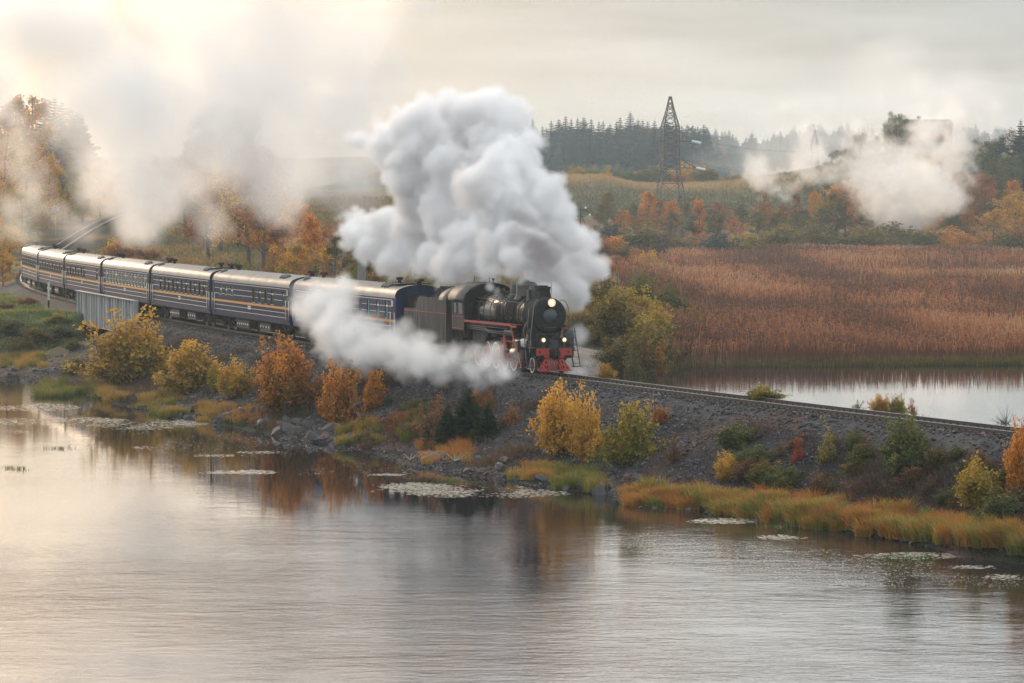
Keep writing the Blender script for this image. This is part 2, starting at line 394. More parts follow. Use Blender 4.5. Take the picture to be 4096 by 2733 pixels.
# ---------------------------------------------------------------- solid builder
class MB:
    def __init__(s): s.v=[]; s.f=[]; s.sm=[]
    def add(s,vs,fs,sm=False):
        k=len(s.v); s.v+= [tuple(v) for v in vs]; s.f+=[tuple(i+k for i in f) for f in fs]; s.sm+=[sm]*len(fs); return s
    def box(s,x0,x1,y0,y1,z0,z1,bev=0):
        vs=[(x,y,z) for x in (x0,x1) for y in (y0,y1) for z in (z0,z1)]
        s.add(vs,[(0,1,3,2),(4,6,7,5),(0,4,5,1),(2,3,7,6),(0,2,6,4),(1,5,7,3)]); return s
    def bar(s,a,b,w,h=None,up=(0,0,1)):
        a=Vector(a);b=Vector(b);h=h or w; d=(b-a).normalized(); u=Vector(up)
        if abs(d.dot(u))>.95: u=Vector((1,0,0))
        r=d.cross(u).normalized()*w/2; u=r.cross(d).normalized()*h/2
        vs=[p+i*r+j*u for p in (a,b) for i,j in ((-1,-1),(1,-1),(1,1),(-1,1))]
        s.add(vs,[(0,1,2,3),(7,6,5,4),(0,4,5,1),(1,5,6,2),(2,6,7,3),(3,7,4,0)]); return s
    def tube(s,pts,r,n=8,cap=True,sm=True):
        pts=[Vector(p) for p in pts]; rs=r if hasattr(r,'__len__') else [r]*len(pts)
        base=len(s.v); prev=None
        for i,p in enumerate(pts):
            d=((pts[min(i+1,len(pts)-1)]-pts[max(i-1,0)])).normalized()
            u=Vector((0,0,1)) if abs(d.z)<.95 else Vector((1,0,0))
            if prev is not None:
                a=prev-d*prev.dot(d)
                a=a.normalized() if a.length>1e-4 else d.cross(u).normalized()
            else: a=d.cross(u).normalized()
            prev=a; b=d.cross(a)
            for k in range(n):
                t=2*math.pi*k/n; s.v.append(tuple(p+(a*math.cos(t)+b*math.sin(t))*rs[i]))
        for i in range(len(pts)-1):
            for k in range(n):
                s.f.append((base+i*n+k,base+i*n+(k+1)%n,base+(i+1)*n+(k+1)%n,base+(i+1)*n+k)); s.sm.append(sm)
        if cap:
            s.f.append(tuple(base+k for k in range(n))[::-1]); s.sm.append(False)
            s.f.append(tuple(base+(len(pts)-1)*n+k for k in range(n))); s.sm.append(False)
        return s
    def lathe(s,c,prof,axis='z',n=32,sm=True,arc=None):
        """prof: list of (radius, height along axis)"""
        base=len(s.v); m=n
        for r,h in prof:
            for k in range(m):
                t=2*math.pi*k/m; a,b=r*math.cos(t),r*math.sin(t)
                p={'z':(a,b,h),'y':(a,h,b),'x':(h,a,b)}[axis]
                s.v.append((c[0]+p[0],c[1]+p[1],c[2]+p[2]))
        for i in range(len(prof)-1):
            for k in range(m):
                f=(base+i*m+k,base+i*m+(k+1)%m,base+(i+1)*m+(k+1)%m,base+(i+1)*m+k)
                s.f.append(f if axis!='y' else f[::-1]); s.sm.append(sm)
        return s
    def prism(s,poly,axis,a,b,sm=False):
        """extrude a 2-D polygon along an axis. axis x: poly (y,z); y: (x,z); z: (x,y)"""
        def q(p,h): return {'x':(h,p[0],p[1]),'y':(p[0],h,p[1]),'z':(p[0],p[1],h)}[axis]
        n=len(poly); vs=[q(p,a) for p in poly]+[q(p,b) for p in poly]
        fs=[tuple(range(n))[::-1],tuple(range(n,2*n))]
        k=len(s.v); s.v+=vs; s.f+=[tuple(i+k for i in f) for f in fs]; s.sm+=[False,False]
        for i in range(n):
            j=(i+1)%n; s.f.append((k+i,k+j,k+n+j,k+n+i)); s.sm.append(sm)
        return s
    def mesh(s,name,mat=None):
        me=bpy.data.meshes.new(name); me.from_pydata(s.v,[],s.f); me.polygons.foreach_set('use_smooth',s.sm); me.update()
        if mat: me.materials.append(mat)
        return me
    def build(s,name,mat,parent=None,fix=True,bevel=0):
        me=s.mesh(name,mat)
        if fix:
            import bmesh
            bm=bmesh.new(); bm.from_mesh(me); bmesh.ops.recalc_face_normals(bm,faces=bm.faces); bm.to_mesh(me); bm.free()
        o=link(name,me,parent)
        if bevel:
            bv=o.modifiers.new('bevel','BEVEL'); bv.width=bevel; bv.segments=2; bv.limit_method='ANGLE'
        return o
def paint(name,color,rough=.45,spec=.5,metal=0,var=.35,vs=1.2,dirt=None,dirtscale=2.5,bmp=.0,streak=False):
    m,t=newmat(name); tc=N(t,'ShaderNodeTexCoord'); v=tc.outputs['Object']
    if streak: v=vmth(t,'MULTIPLY',v,(1,1,.18))
    n=noise(t,vs*3,5,.6,v); n2=noise(t,dirtscale,6,.65,v)
    f=mth(t,'MULTIPLY_ADD',n,var*2,1-var); s=vmth(t,'SCALE',tuple(color)); t.links.new(f,s.node.inputs[3])
    col=s
    if dirt: col=mixc(t,mth(t,'MULTIPLY',mth(t,'SUBTRACT',n2,.46,clamp=True),5.0,clamp=True),s,dirt)
    b=pbsdf(t,col,rough,spec,metal); rr=mth(t,'MULTIPLY_ADD',n2,.35,rough-.15,clamp=True); t.links.new(rr,b.inputs['Roughness'])
    finish(t,b,bump(t,n2,.25,bmp) if bmp else None); return m
def copy_tree(o,parent=None):
    c=o.copy(); COL.objects.link(c); c.parent=parent
    if parent is not None: c.matrix_parent_inverse=o.matrix_parent_inverse
    for ch in o.children: copy_tree(ch,c)
    return c
M_steel=paint('rail_steel',(.075,.058,.050),.55,.5,.3,.3,2)
M_railtop=paint('rail_head',(.42,.40,.38),.28,.5,.9,.15,2)
M_sleeper=paint('sleeper_wood',(.045,.040,.038),.9,.2,0,.4,2)
M_conc=paint('concrete',(.36,.34,.31),.9,.2,0,.3,1.5,dirt=(.14,.12,.10))
# ---------------------------------------------------------------- railway track
def build_track():
    root=empty('railway_track'); tag(root,'single railway line of two rusty rails on a gravel embankment between the lakes','railway track')
    s0=TRs(40); s1=TRs(715)
    for side in (-1,1):
        ss=np.arange(s0,s1,2.0)
        prof=[(-.075,-.18),(.075,-.18),(.075,-.165),(.012,-.145),(.012,-.045),(.036,-.035),(.036,0),(-.036,0),(-.036,-.035),(-.012,-.045),(-.012,-.145),(-.075,-.165)]
        mb=MB(); n=len(prof); top=MB()
        for i,s in enumerate(ss):
            p,d=TR(s); r=Vector((d.y,-d.x,0)).normalized(); c=p+r*side*.79
            for (a,h) in prof: mb.v.append(tuple(c+r*a+Vector((0,0,h))))
            if i:
                for k in range(n):
                    f=((i-1)*n+k,(i-1)*n+(k+1)%n,i*n+(k+1)%n,i*n+k); mb.f.append(f); mb.sm.append(False)
            for a in (-.036,.036): top.v.append(tuple(c+r*a+Vector((0,0,.003))))
            if i: top.f.append((2*i-2,2*i-1,2*i+1,2*i)); top.sm.append(False)
        rail=mb.build('rail',M_steel,root); top.build('rail_head',M_railtop,rail)
    sl=MB().box(-1.35,1.35,-.125,.125,-.36,-.185)
    sl.box(-.95,-.63,-.1,.1,-.184,-.165); sl.box(.63,.95,-.1,.1,-.184,-.165)
    for xx in (-.90,-.68,.68,.90): sl.box(xx-.03,xx+.03,-.04,.04,-.165,-.10)
    me=sl.mesh('sleeper',M_sleeper)
    # the 300 largest in view as parts, the rest of the line as one
    vis=list(np.arange(TRs(150),TRs(150)+300*.6,.6)); far=list(np.arange(vis[-1]+.6,s1,.6))+list(np.arange(s0,vis[0]-.3,.6))
    for s in vis:
        p,d=TR(s); o=link('sleeper',me,root); o.location=p; o.rotation_euler=(0,random.uniform(-.01,.01),math.atan2(-d.x,d.y))
    mb=MB()
    for s in far:
        p,d=TR(s); r=Vector((d.y,-d.x,0)).normalized()
        mb.bar(p-r*1.35+Vector((0,0,-.27)),p+r*1.35+Vector((0,0,-.27)),.25,.18)
    o=mb.build('sleepers',M_sleeper,root,fix=False); o['kind']='stuff'
    return root
def TRs(y): return float(np.interp(y,_Y,_S))
railway=build_track()
# ---------------------------------------------------------------- paints of the train
M_black=paint('engine_black',(.020,.020,.022),.42,.5,0,.4,1.5,dirt=(.055,.050,.046),bmp=.01)
M_matte=paint('smokebox_black',(.014,.014,.016),.75,.3,0,.35,2,dirt=(.03,.028,.027))
M_shiny=paint('boiler_cladding',(.022,.020,.019),.15,1.0,.25,.3,.8,bmp=.004)
M_roofm=paint('cab_roof_grey',(.075,.07,.068),.6,.4,0,.3,1,dirt=(.17,.155,.14),streak=True)
M_tender=paint('tender_grey',(.040,.037,.036),.7,.3,0,.4,1,dirt=(.10,.092,.084),dirtscale=2.2,streak=True)
M_red=paint('engine_red',(.36,.030,.024),.5,.4,0,.3,2,dirt=(.22,.05,.04))
M_whitep=paint('white_paint',(.74,.72,.66),.55,.4,0,.2,2,dirt=(.35,.32,.27))
M_pipe=paint('grey_pipe',(.12,.12,.12),.4,.5,.5,.3,2)
M_coal=paint('coal',(.012,.012,.013),.8,.4,0,.5,3)
M_gear=paint('underframe_dark',(.018,.016,.016),.85,.15,0,.5,2,dirt=(.07,.06,.05))
M_glassd=paint('dark_glass',(.015,.02,.022),.08,.8,0,.2,1)
def lampmat(name,col,e):
    m,t=newmat(name); b=pbsdf(t,(.8,.7,.5),.2); b.inputs['Emission Color'].default_value=col+(1,); b.inputs['Emission Strength'].default_value=e; finish(t,b); return m
M_lamp=lampmat('lit_lamp',(1,.60,.26),.9); M_lamp2=lampmat('lit_lamp_core',(1,.86,.62),3.5)
def wheel(name,r,w,parent,x,y,side,spokes=0,rim=M_whitep,body=M_red,crank=None,counter=False):
    """a wheel as a part with its tyre as a sub-part; axis along x"""
    mb=MB(); c=(x,y,r)
    if spokes:
        mb.lathe(c,[(r-.12,-w/2*side),(r-.12,w/2*side),(r-.20,w/2*side),(r-.20,-w/2*side),(r-.12,-w/2*side)],'x',36)
        mb.lathe(c,[(0,.10*side),(.15,.10*side),(.17,.0),(.17,-.06*side)],'x',16)
        for k in range(spokes):
            t=2*math.pi*k/spokes+.2; mb.bar((x,y+math.cos(t)*.12,r+math.sin(t)*.12),(x,y+math.cos(t)*(r-.16),r+math.sin(t)*(r-.16)),.055,.085,(1,0,0))
        if counter:
            pts=[(y+math.cos(t)*(r-.14),r+math.sin(t)*(r-.14)) for t in np.linspace(.5,2.6,12)]
            mb.prism(pts,'x',x-.05,x+.07)
    else:
        mb.lathe(c,[(r-.1,-w/2*side),(r-.1,w/2*side*.6),(r*.55,0.01*side),(.16,.02*side),(.14,.08*side),(0,.08*side)],'x',32)
    o=mb.build(name,body,parent)
    ty=MB(); ty.lathe(c,[(r-.13,w/2*side),(r-.005,w/2*side+.012*side),(r,w/2*side),(r+.0,-w/2*side*.6),(r+.03,-w/2*side),(r-.13,-w/2*side)],'x',40)
    ty.build('tyre',M_gear if rim is None else M_steel,o)
    if rim is not None:
        rm=MB(); rm.lathe(c,[(r-.115,w/2*side+.016*side),(r-.012,w/2*side+.016*side)],'x',40); rm.build('rim',rim,o)
    return o
def build_loco():
    root=empty('steam_locomotive'); tag(root,'black steam locomotive with red stripe, red front beam and lit headlamps','steam locomotive')
    A=lambda mb,n,m,bev=0: mb.build(n,m,root,bevel=bev)
    ZB=3.14
    # smokebox and boiler
    prof=lambda r: r
    sb=MB().lathe((0,0,ZB),[(.93,-.80),(.96,-.84),(.97,-.90),(.97,-2.6)],'y',56); A(sb,'smokebox',M_matte)
    fd=MB().lathe((0,0,ZB),[(0,-.70),(.30,-.69),(.62,-.715),(.80,-.74),(.86,-.77),(.93,-.78),(.94,-.84)],'y',56); door=A(fd,'smokebox_door',M_matte)
    dish=MB().lathe((0,0,ZB-.02),[(0,-.60),(.18,-.615),(.33,-.65),(.40,-.70),(.42,-.73)],'y',40).build('inner_door',paint('door_blue_black',(.045,.052,.062),.35,.5),door)
    rv=MB()
    for k in range(40):
        t=2*math.pi*k/40; rv.lathe((.89*math.cos(t),-.765,ZB+.89*math.sin(t)),[(0,.03),(.014,.025),(.018,0)],'y',6)
    for k in range(12):
        t=2*math.pi*k/12; rv.box(.46*math.cos(t)-.03,.46*math.cos(t)+.03,-.73,-.66,ZB-.02+.46*math.sin(t)-.03,ZB-.02+.46*math.sin(t)+.03)
    rv.build('door_clamp',M_matte,door)
    MB().tube([(-.32,-.66,ZB-.66),(.32,-.66,ZB-.66)],.014,6).build('door_rail',M_pipe,door)
    bo=MB().lathe((0,0,ZB),[(.97,-2.605),(1.0,-2.62),(1.0,-2.68),(.955,-2.70),(.955,-8.8),(1.0,-9.3),(1.04,-11.35)],'y',64); A(bo,'boiler',M_shiny)
    for yb in (-3.5,-4.45,-5.4,-6.4,-7.4,-8.4,-9.4,-10.3):
        rr=.962 if yb>-8.8 else .962+.085*(-8.8-yb)/2.5+.03
        MB().lathe((0,0,ZB),[(rr-.02,yb+.035),(rr+.008,yb+.03),(rr+.008,yb-.03),(rr-.02,yb-.035)],'y',64).build('boiler_band',M_black,root)
    # firebox sides below the boiler
    fb_=MB().prism([(-9.0,2.5),(-11.3,2.5),(-11.3,1.15),(-9.6,1.15),(-8.4,1.9)],'x',-1.05,1.05); A(fb_,'firebox',M_tender)
    # chimney with its square casing, pre-heater drum, domes
    ch=MB(); yc=-1.95
    sect=[(.40,ZB+.86,.46),(.33,ZB+1.02,.40),(.29,ZB+1.30,.38),(.34,ZB+1.54,.42)]
    n0=0
    for w,z,l in sect:
        for X,Yy in ((-w,l),(w,l),(w,-l),(-w,-l)): ch.v.append((X,yc+Yy,z))
    for i in range(3):
        for k in range(4): ch.f.append((i*4+k,i*4+(k+1)%4,(i+1)*4+(k+1)%4,(i+1)*4+k)); ch.sm.append(False)
    cho=A(ch,'chimney',M_matte)
    MB().lathe((0,yc,ZB+1.5),[(.22,0),(.27,.02),(.27,.10),(.22,.10),(.2,-.4)],'z',28).build('chimney_rim',M_matte,cho)
    MB().tube([(-.30,yc+.46,ZB+.88),(-.34,yc+.50,ZB+1.4),(-.33,yc+.52,ZB+1.72),(-.24,yc+.54,ZB+1.80)],.014,6).build('whistle_pipe',M_pipe,cho)
    ph=MB().lathe((0,-3.05,ZB+.7),[(.42,0),(.42,.55),(.40,.80),(.30,.86),(0,.87)],'z',32).box(.28,.52,-3.3,-2.85,ZB+.75,ZB+1.35); A(ph,'feedwater_heater',M_black)
    dm=MB().lathe((0,-4.75,ZB+.78),[(.72,0),(.63,.14),(.585,.26),(.575,.80),(.55,.86),(.42,.94),(.16,.985),(.16,1.04),(.14,1.06),(0,1.065)],'z',44); d1=A(dm,'steam_dome',M_black)
    MB().lathe((0,-4.75,ZB+1.54),[(.592,0),(.60,.02),(.60,.05),(.585,.07)],'z',44).build('dome_band',M_pipe,d1)
    dm=MB().lathe((0,-6.15,ZB+.78),[(.58,0),(.50,.12),(.47,.25),(.47,.62),(.43,.72),(.30,.80),(0,.84)],'z',40); A(dm,'sand_dome',M_black)
    # valves and whistle behind the domes
    vv=MB()
    for (a,b_,h) in ((.1,-7.4,.35),(-.15,-7.7,.30),(.2,-8.2,.42),(-.1,-8.5,.25)): vv.lathe((a,b_,ZB+.9),[(.09,0),(.09,h*.5),(.13,h*.55),(.05,h*.8),(.05,h),(0,h)],'z',12)
    vv.tube([(.25,-7.0,ZB+1.0),(.5,-6.0,ZB+1.02),(.45,-3.4,ZB+.98)],.035,8)
    A(vv,'safety_valve',M_black)
    # sand pipes and other pipework on the boiler
    pp=MB()
    for k,y0 in enumerate((-4.0,-4.3,-4.7,-5.1,-5.5,-5.9)):
        pts=[]
        for t in np.linspace(.30,1.72,14):
            rr=1.0+.02*(k%2); pts.append((rr*math.sin(t),y0-.35*math.sin(t*1.3)+.1*k*t*.3,ZB+rr*math.cos(t)))
        pp.tube(pts,.028,6)
    for t in np.linspace(0,1,1):
        pts=[(1.02*math.sin(a),-2.45-.1*math.sin(a*3),ZB+1.02*math.cos(a)) for a in np.linspace(.25,1.5,12)]; pp.tube(pts,.03,6)
        pts=[(1.02*math.sin(a),-1.9-.5*a*.3,ZB+1.02*math.cos(a)) for a in np.linspace(.35,1.75,12)]; pp.tube(pts,.024,6)
    A(pp,'sand_pipe',M_black)
    for sx in (1,-1):
        hr=MB().tube([(sx*.88,-2.5,ZB+.62),(sx*.90,-11.3,ZB+.72)],.022,8)
        hr.tube([(sx*.97,-6.2,ZB+.50),(sx*1.0,-11.3,ZB+.56)],.018,8)
        for yy in np.arange(-3,-11.2,-1.25): hr.bar((sx*.70,yy,ZB+.60),(sx*.90,yy,ZB+.66),.03)
        A(hr,'boiler_handrail',M_pipe)
        # long pipes below the running board
        lp=MB()
        for k,(zz,xx) in enumerate(((2.44,1.36),(2.34,1.40),(2.24,1.38),(2.14,1.34))):
            dz=.0 if k<2 else -.1
            lp.tube([(sx*xx,-11.2,zz),(sx*xx,-8.0,zz-.01),(sx*xx,-7.3,zz+dz),(sx*xx,-4.3+.5*k,zz+dz),],.032,8)
        A(lp,'long_pipe',M_pipe)
    # running board with red edge, stepping down to the front
    for sx in (1,-1):
        rb=MB().box(min(sx*.9,sx*1.52),max(sx*.9,sx*1.52),-11.3,-2.3,2.56,2.60); b1=A(rb,'running_board',M_black)
        ed=MB().box(min(sx*1.521,sx*1.545),max(sx*1.521,sx*1.545),-11.3,-2.95,2.50,2.63).box(min(sx*1.4,sx*1.52),max(sx*1.4,sx*1.52),-2.29,-2.27,2.48,2.60)
        ed.box(min(sx*1.521,sx*1.545),max(sx*1.521,sx*1.545),-2.93,-2.0,2.44,2.53)
        ed.bar((sx*1.535,-2.95,2.56),(sx*1.535,-2.45,1.85),.03,.12); ed.bar((sx*1.535,-2.45,1.90),(sx*1.535,-1.05,.32),.03,.12)
        ed.build('red_edge',M_red,b1)
        # front ladder, at the corner of the platform
        ld=MB()
        for dx in (0,.34): ld.bar((sx*(1.12+dx),-.9+.0*dx,2.46),(sx*(1.15+dx*1.15),-.12,.42),.035,.06)
        for k in range(6):
            f=(k+.6)/6; y=-.9+.78*f; z=2.46-2.04*f; ld.box(min(sx*1.12,sx*1.50),max(sx*1.12,sx*1.50),y-.09,y+.09,z-.015,z+.015)
        ld.box(min(sx*1.1,sx*1.62),max(sx*1.1,sx*1.62),-.3,.0,.36,.42)
        A(ld,'ladder',M_black)
        hr=MB().tube([(sx*.62,-.80,ZB+.80),(sx*.80,-.70,ZB+.83),(sx*.97,-.60,ZB+.55),(sx*1.16,-.45,2.55),(sx*1.38,-.10,1.30),(sx*1.42,-.05,.95)],.020,8)
        hr.tube([(sx*1.0,-1.4,ZB+.35),(sx*1.12,-1.2,2.6),(sx*1.25,-.6,1.35)],.018,6)
        A(hr,'front_handrail',M_pipe)
    # side tanks, pump, air reservoir
    ar=MB().lathe((1.08,0,2.13),[(0,-3.5),(.20,-3.52),(.235,-3.60),(.235,-4.85),(.20,-4.93),(0,-4.95)],'y',24); A(ar,'air_reservoir',M_pipe)
    ar=MB().lathe((1.0,0,2.05),[(0,-5.4),(.16,-5.42),(.19,-5.5),(.19,-6.3),(0,-6.35)],'y',24).box(.8,1.2,-7.3,-6.5,1.8,2.2); A(ar,'air_pump',M_gear)
    ar=MB().lathe((-1.15,-.95,1.55),[(0,-.75),(.22,-.72),(.30,-.6),(.30,.65),(.22,.8),(0,.85)],'z',28).lathe((-1.15,-.95,1.5),[(.33,-.3),(.36,-.28),(.36,-.1),(.33,-.08)],'z',28); A(ar,'compressor',M_black)
    # frames, deck, front
    fr=MB()
    for sx in (-1,1): fr.box(sx*.60-.06,sx*.60+.06,-12.8,-.2,.80,1.42)
    fr.box(-.9,.9,-12.9,-11.2,.9,1.5).box(-.95,.95,-2.6,-.3,1.30,1.36)
    fr.box(-.55,.55,-1.9,-.9,1.36,ZB-.72)
    fr.box(-.98,-.60,-2.4,-.9,1.36,1.9).box(.60,.98,-2.4,-1.2,1.36,1.75)
    A(fr,'main_frame',M_gear)
    sd=MB().prism([(-.95,ZB-.25),(.95,ZB-.25),(.62,1.9),(.62,1.36),(-.62,1.36),(-.62,1.9)],'y',-2.55,-1.15); A(sd,'smokebox_saddle',M_matte)
    pl=MB().box(-1.2,1.2,-1.0,-.02,1.38,1.42).box(-.25,.25,-.45,.0,1.42,1.80).bar((-.55,-.15,1.42),(.55,-.15,2.10),.03).bar((.55,-.25,1.42),(-.3,-.35,2.2),.03)
    pl.tube([(-.9,-.3,1.42),(-.9,-.25,2.15),(.9,-.25,2.15),(.9,-.3,1.42)],.018,6); A(pl,'front_platform',M_black)
    # front beam: two red plates with the black coupler pocket between
    def plate_with_hole(x0,x1,z0,z1,hx,hz,hr,y0,y1,n=20):
        mb=MB(); 
        ring=[(hx+hr*math.cos(2*math.pi*k/n),hz+hr*math.sin(2*math.pi*k/n)) for k in range(n)]
        out=[]
        for k in range(n):
            t=2*math.pi*k/n; dx,dz=math.cos(t),math.sin(t)
            s_=min([(x1-hx)/dx if dx>1e-6 else 9,(x0-hx)/dx if dx<-1e-6 else 9,(z1-hz)/dz if dz>1e-6 else 9,(z0-hz)/dz if dz<-1e-6 else 9])
            out.append([hx+dx*s_,hz+dz*s_])
        for cx_,cz_ in ((x0,z0),(x1,z0),(x0,z1),(x1,z1)):
            k=min(range(n),key=lambda i:(out[i][0]-cx_)**2+(out[i][1]-cz_)**2); out[k]=[cx_,cz_]
        for y in (y0,y1):
            for p in ring: mb.v.append((p[0],y,p[1]))
            for p in out: mb.v.append((p[0],y,p[1]))
        for k in range(n):
            j=(k+1)%n
            for f in ((k,j,n+j,n+k),(2*n+k,2*n+j,3*n+j,3*n+k),(k,j,2*n+j,2*n+k),(n+k,n+j,3*n+j,3*n+k)): mb.f.append(f); mb.sm.append(False)
        return mb
    for sx in (1,-1):
        x0,x1=sorted((sx*.27,sx*1.02)); mb=plate_with_hole(x0,x1,1.00,1.38,sx*.82,1.19,.07,-.06,.0)
        xa,xb=sorted((sx*.27,sx*.56)); mb.box(xa,xb,-.05,-.003,.86,.998)
        bb=A(mb,'buffer_beam',M_red)
        MB().box(sx*.82-.08,sx*.82+.08,-.14,-.07,1.08,1.30).build('beam_pocket',M_gear,bb)
        rv=MB()
        for xx in np.linspace(x0+.05,x1-.05,9):
            for zz in (1.04,1.34): rv.lathe((xx,-.002,zz),[(0,.018),(.012,.012),(.014,0)],'y',6)
        rv.build('rivets',M_red,bb)
    cp=MB().box(-.28,.28,-.30,.02,.95,1.36).box(-.20,.20,.02,.25,.98,1.22).box(.02,.20,.25,.50,.95,1.25).box(-.22,-.08,.22,.42,.95,1.25).box(-.16,.16,-.05,.03,1.22,1.42)
    A(cp,'coupler',M_gear)
    # pilot (cow catcher): two pierced side plates with slats between
    for sx in (1,-1):
        mb=MB(); n=14
        tri=[(sx*.34,.86),(sx*.50,.88),(sx*.98,.20),(sx*.28,.20)]
        mb.prism(tri,'y',-.02,.02)
        # lay the pierced look on as recessed dark ovals set in raised red rims
        o=A(mb,'pilot_plate',M_red); o.rotation_euler=(R(14),0,0); o.location=(0,.12,-.02)
        hl=MB(); rm=MB()
        for (hx,hz,r1,r2) in ((sx*.47,.66,.055,.085),(sx*.52,.40,.06,.10),(sx*.74,.36,.055,.07),(sx*.40,.40,.04,.09),(sx*.66,.54,.045,.055),(sx*.82,.29,.04,.045)):
            ring=[(hx+r1*math.cos(a),hz+r2*math.sin(a)) for a in np.linspace(0,2*math.pi,15)[:-1]]
            hl.prism(ring,'y',.018,.024)
            rm.tube([(p[0],.024,p[1]) for p in ring+ring[:1]],.008,5)
        hl.build('plate_opening',M_gear,o); rm.build('opening_rim',M_red,o)
    for xx in (-.27,-.16,-.05,.06,.17,.28):
        A(MB().tube([(xx*.9,-.10,.84),(xx*1.1,.10,.60),(xx*1.6,.26,.24)],.032,6),'pilot_bar',M_red)
    A(MB().box(-.97,.97,.18,.24,.155,.215),'pilot_bottom_bar',M_red)
    # lamps
    for (xx,yy,zz,r) in ((0.0,-.42,ZB+.70,.245),(.60,-.05,1.84,.135),(-.60,-.05,1.84,.135)):
        l=MB().lathe((xx,yy,zz),[(0,-.34),(r*.6,-.32),(r*1.0,-.20),(r*1.08,0),(r*1.08,.03),(r*.93,.035),(r*.90,.0)],'y',32); lo_=A(l,'headlamp',M_black)
        MB().lathe((xx,yy,zz),[(0,.012),(r*.5,.008),(r*.92,-.01)],'y',28).build('lens',M_lamp,lo_)
        MB().lathe((xx,yy,zz-.02*r),[(0,.024),(r*.30,.018),(r*.36,.008)],'y',20).build('bulb',M_lamp2,lo_)
        if r<.2: MB().box(xx-.05,xx+.05,yy-.15,yy-.02,1.42,zz-.1).build('lamp_bracket',M_black,lo_)
    A(MB().box(-.06,.06,-.62,-.50,ZB+.66,ZB+.80),'headlamp_bracket',M_black)
    # cylinders and motion, both sides
    for sx in (1,-1):
        cyl=MB().lathe((sx*1.16,0,.98),[(0,-1.98),(.28,-2.0),(.36,-2.04),(.40,-2.12),(.40,-3.15),(.34,-3.22),(0,-3.24)],'y',32)
        cyl.lathe((sx*1.10,0,1.62),[(0,-1.90),(.16,-1.92),(.24,-2.0),(.24,-3.25),(0,-3.3)],'y',28).box(min(sx*.75,sx*1.38),max(sx*.75,sx*1.38),-3.1,-2.15,1.0,1.7)
        co_=A(cyl,'cylinder',M_black)
        MB().lathe((sx*1.16,0,.98),[(0,-1.955),(.25,-1.96),(.27,-1.99)],'y',28).build('cylinder_cover',M_pipe,co_)
        MB().lathe((sx*1.10,0,1.62),[(0,-1.86),(.20,-1.87),(.245,-1.92),(.245,-2.02)],'y',28).build('valve_cover',M_whitep,co_)
        MB().tube([(sx*1.0,-2.4,1.75),(sx*1.02,-2.0,2.35),(sx*.9,-1.75,2.75)],.12,14).build('steam_pipe',M_black,co_)
        MB().box(min(sx*1.30,sx*1.47),max(sx*1.30,sx*1.47),-1.93,-1.88,1.15,1.75).build('number_board',M_tender,co_)
        ys=[-4.35,-5.93,-7.51,-9.09,-10.67]
        for k,y in enumerate(ys):
            wheel('driving_wheel',.75,.14,root,sx*.80,y,sx,13,counter=True)
        wheel('leading_wheel',.45,.13,root,sx*.80,-1.15,sx,0)
        rod=MB().bar((sx*1.02,ys[0],.62),(sx*1.02,ys[-1],.62),.05,.13)
        for y in ys: rod.lathe((sx*1.02,y,.62),[(0,.06*sx),(.12,.06*sx),(.12,-.06*sx)],'x',14)
        A(rod,'coupling_rod',M_red)
        mr=MB().bar((sx*1.12,-4.0,.98),(sx*1.12,ys[2],.66),.05,.15).box(min(sx*1.05,sx*1.2),max(sx*1.05,sx*1.2),-4.1,-3.75,.80,1.16); A(mr,'connecting_rod',M_red)
        vg=MB().bar((sx*1.15,-5.6,1.75),(sx*1.15,-5.9,.75),.05,.10).bar((sx*1.15,-3.6,1.62),(sx*1.15,-5.65,1.66),.04,.07).bar((sx*1.15,-4.9,1.2),(sx*1.15,-5.2,2.0),.07,.30).bar((sx*1.15,-3.95,1.6),(sx*1.15,-4.05,.7),.04,.07); A(vg,'valve_gear',M_red)
        gb=MB().bar((sx*1.12,-3.2,1.16),(sx*1.12,-5.2,1.16),.06,.08).bar((sx*1.12,-3.2,.80),(sx*1.12,-5.2,.80),.06,.08).box(min(sx*.7,sx*1.2),max(sx*.7,sx*1.2),-5.3,-5.15,.7,2.1); A(gb,'slide_bar',M_pipe)
    # cab
    hw=1.55; y0,y1=-13.65,-11.35
    arch=[(hw*math.cos(t),3.72+.92*math.sin(t)) for t in np.linspace(0,math.pi,25)]
    for sx in (1,-1):
        xa,xb=sorted((sx*(hw-.04),sx*hw))
        sd=MB().box(xa,xb,y0,y1,2.0,2.86).box(xa,xb,y0,y0+.18,2.86,3.72).box(xa,xb,y1-.16,y1,2.86,3.72).box(xa,xb,y0+.18,y1-.16,3.62,3.72)
        cs=A(sd,'cab_side',M_tender)
        xi=sx*(hw-.055); w=.05
        rb=MB(); X=sx*(hw+.006)
        for (a,b_,c,d) in ((y0+.10,y1-.10,2.76,2.81),(y0+.10,y1-.10,2.08,2.13),(y0+.10,y0+.15,2.131,2.759),(y1-.15,y1-.10,2.131,2.759)):
            x0_,x1_=sorted((X,sx*(hw+.002))); rb.box(x0_,x1_,a,b_,c,d)
        rb.build('red_lining',M_red,cs)
        for (a,b_) in ((y0+.22,y0+.95),(y0+1.05,y1-.20)):
            x0_,x1_=sorted((sx*(hw-.03),sx*(hw+.012)))
            fr=MB().box(x0_,x1_,a,a+.06,2.88,3.60).box(x0_,x1_,b_-.06,b_,2.88,3.60).box(x0_,x1_,a+.06,b_-.06,2.88,2.94).box(x0_,x1_,a+.06,b_-.06,3.54,3.60)
            f=fr.build('cab_window_frame',M_tender,cs); x0_,x1_=sorted((sx*(hw-.022),sx*(hw-.012)))
            MB().box(x0_,x1_,a+.06,b_-.06,2.94,3.54).build('pane',M_glassd,f)
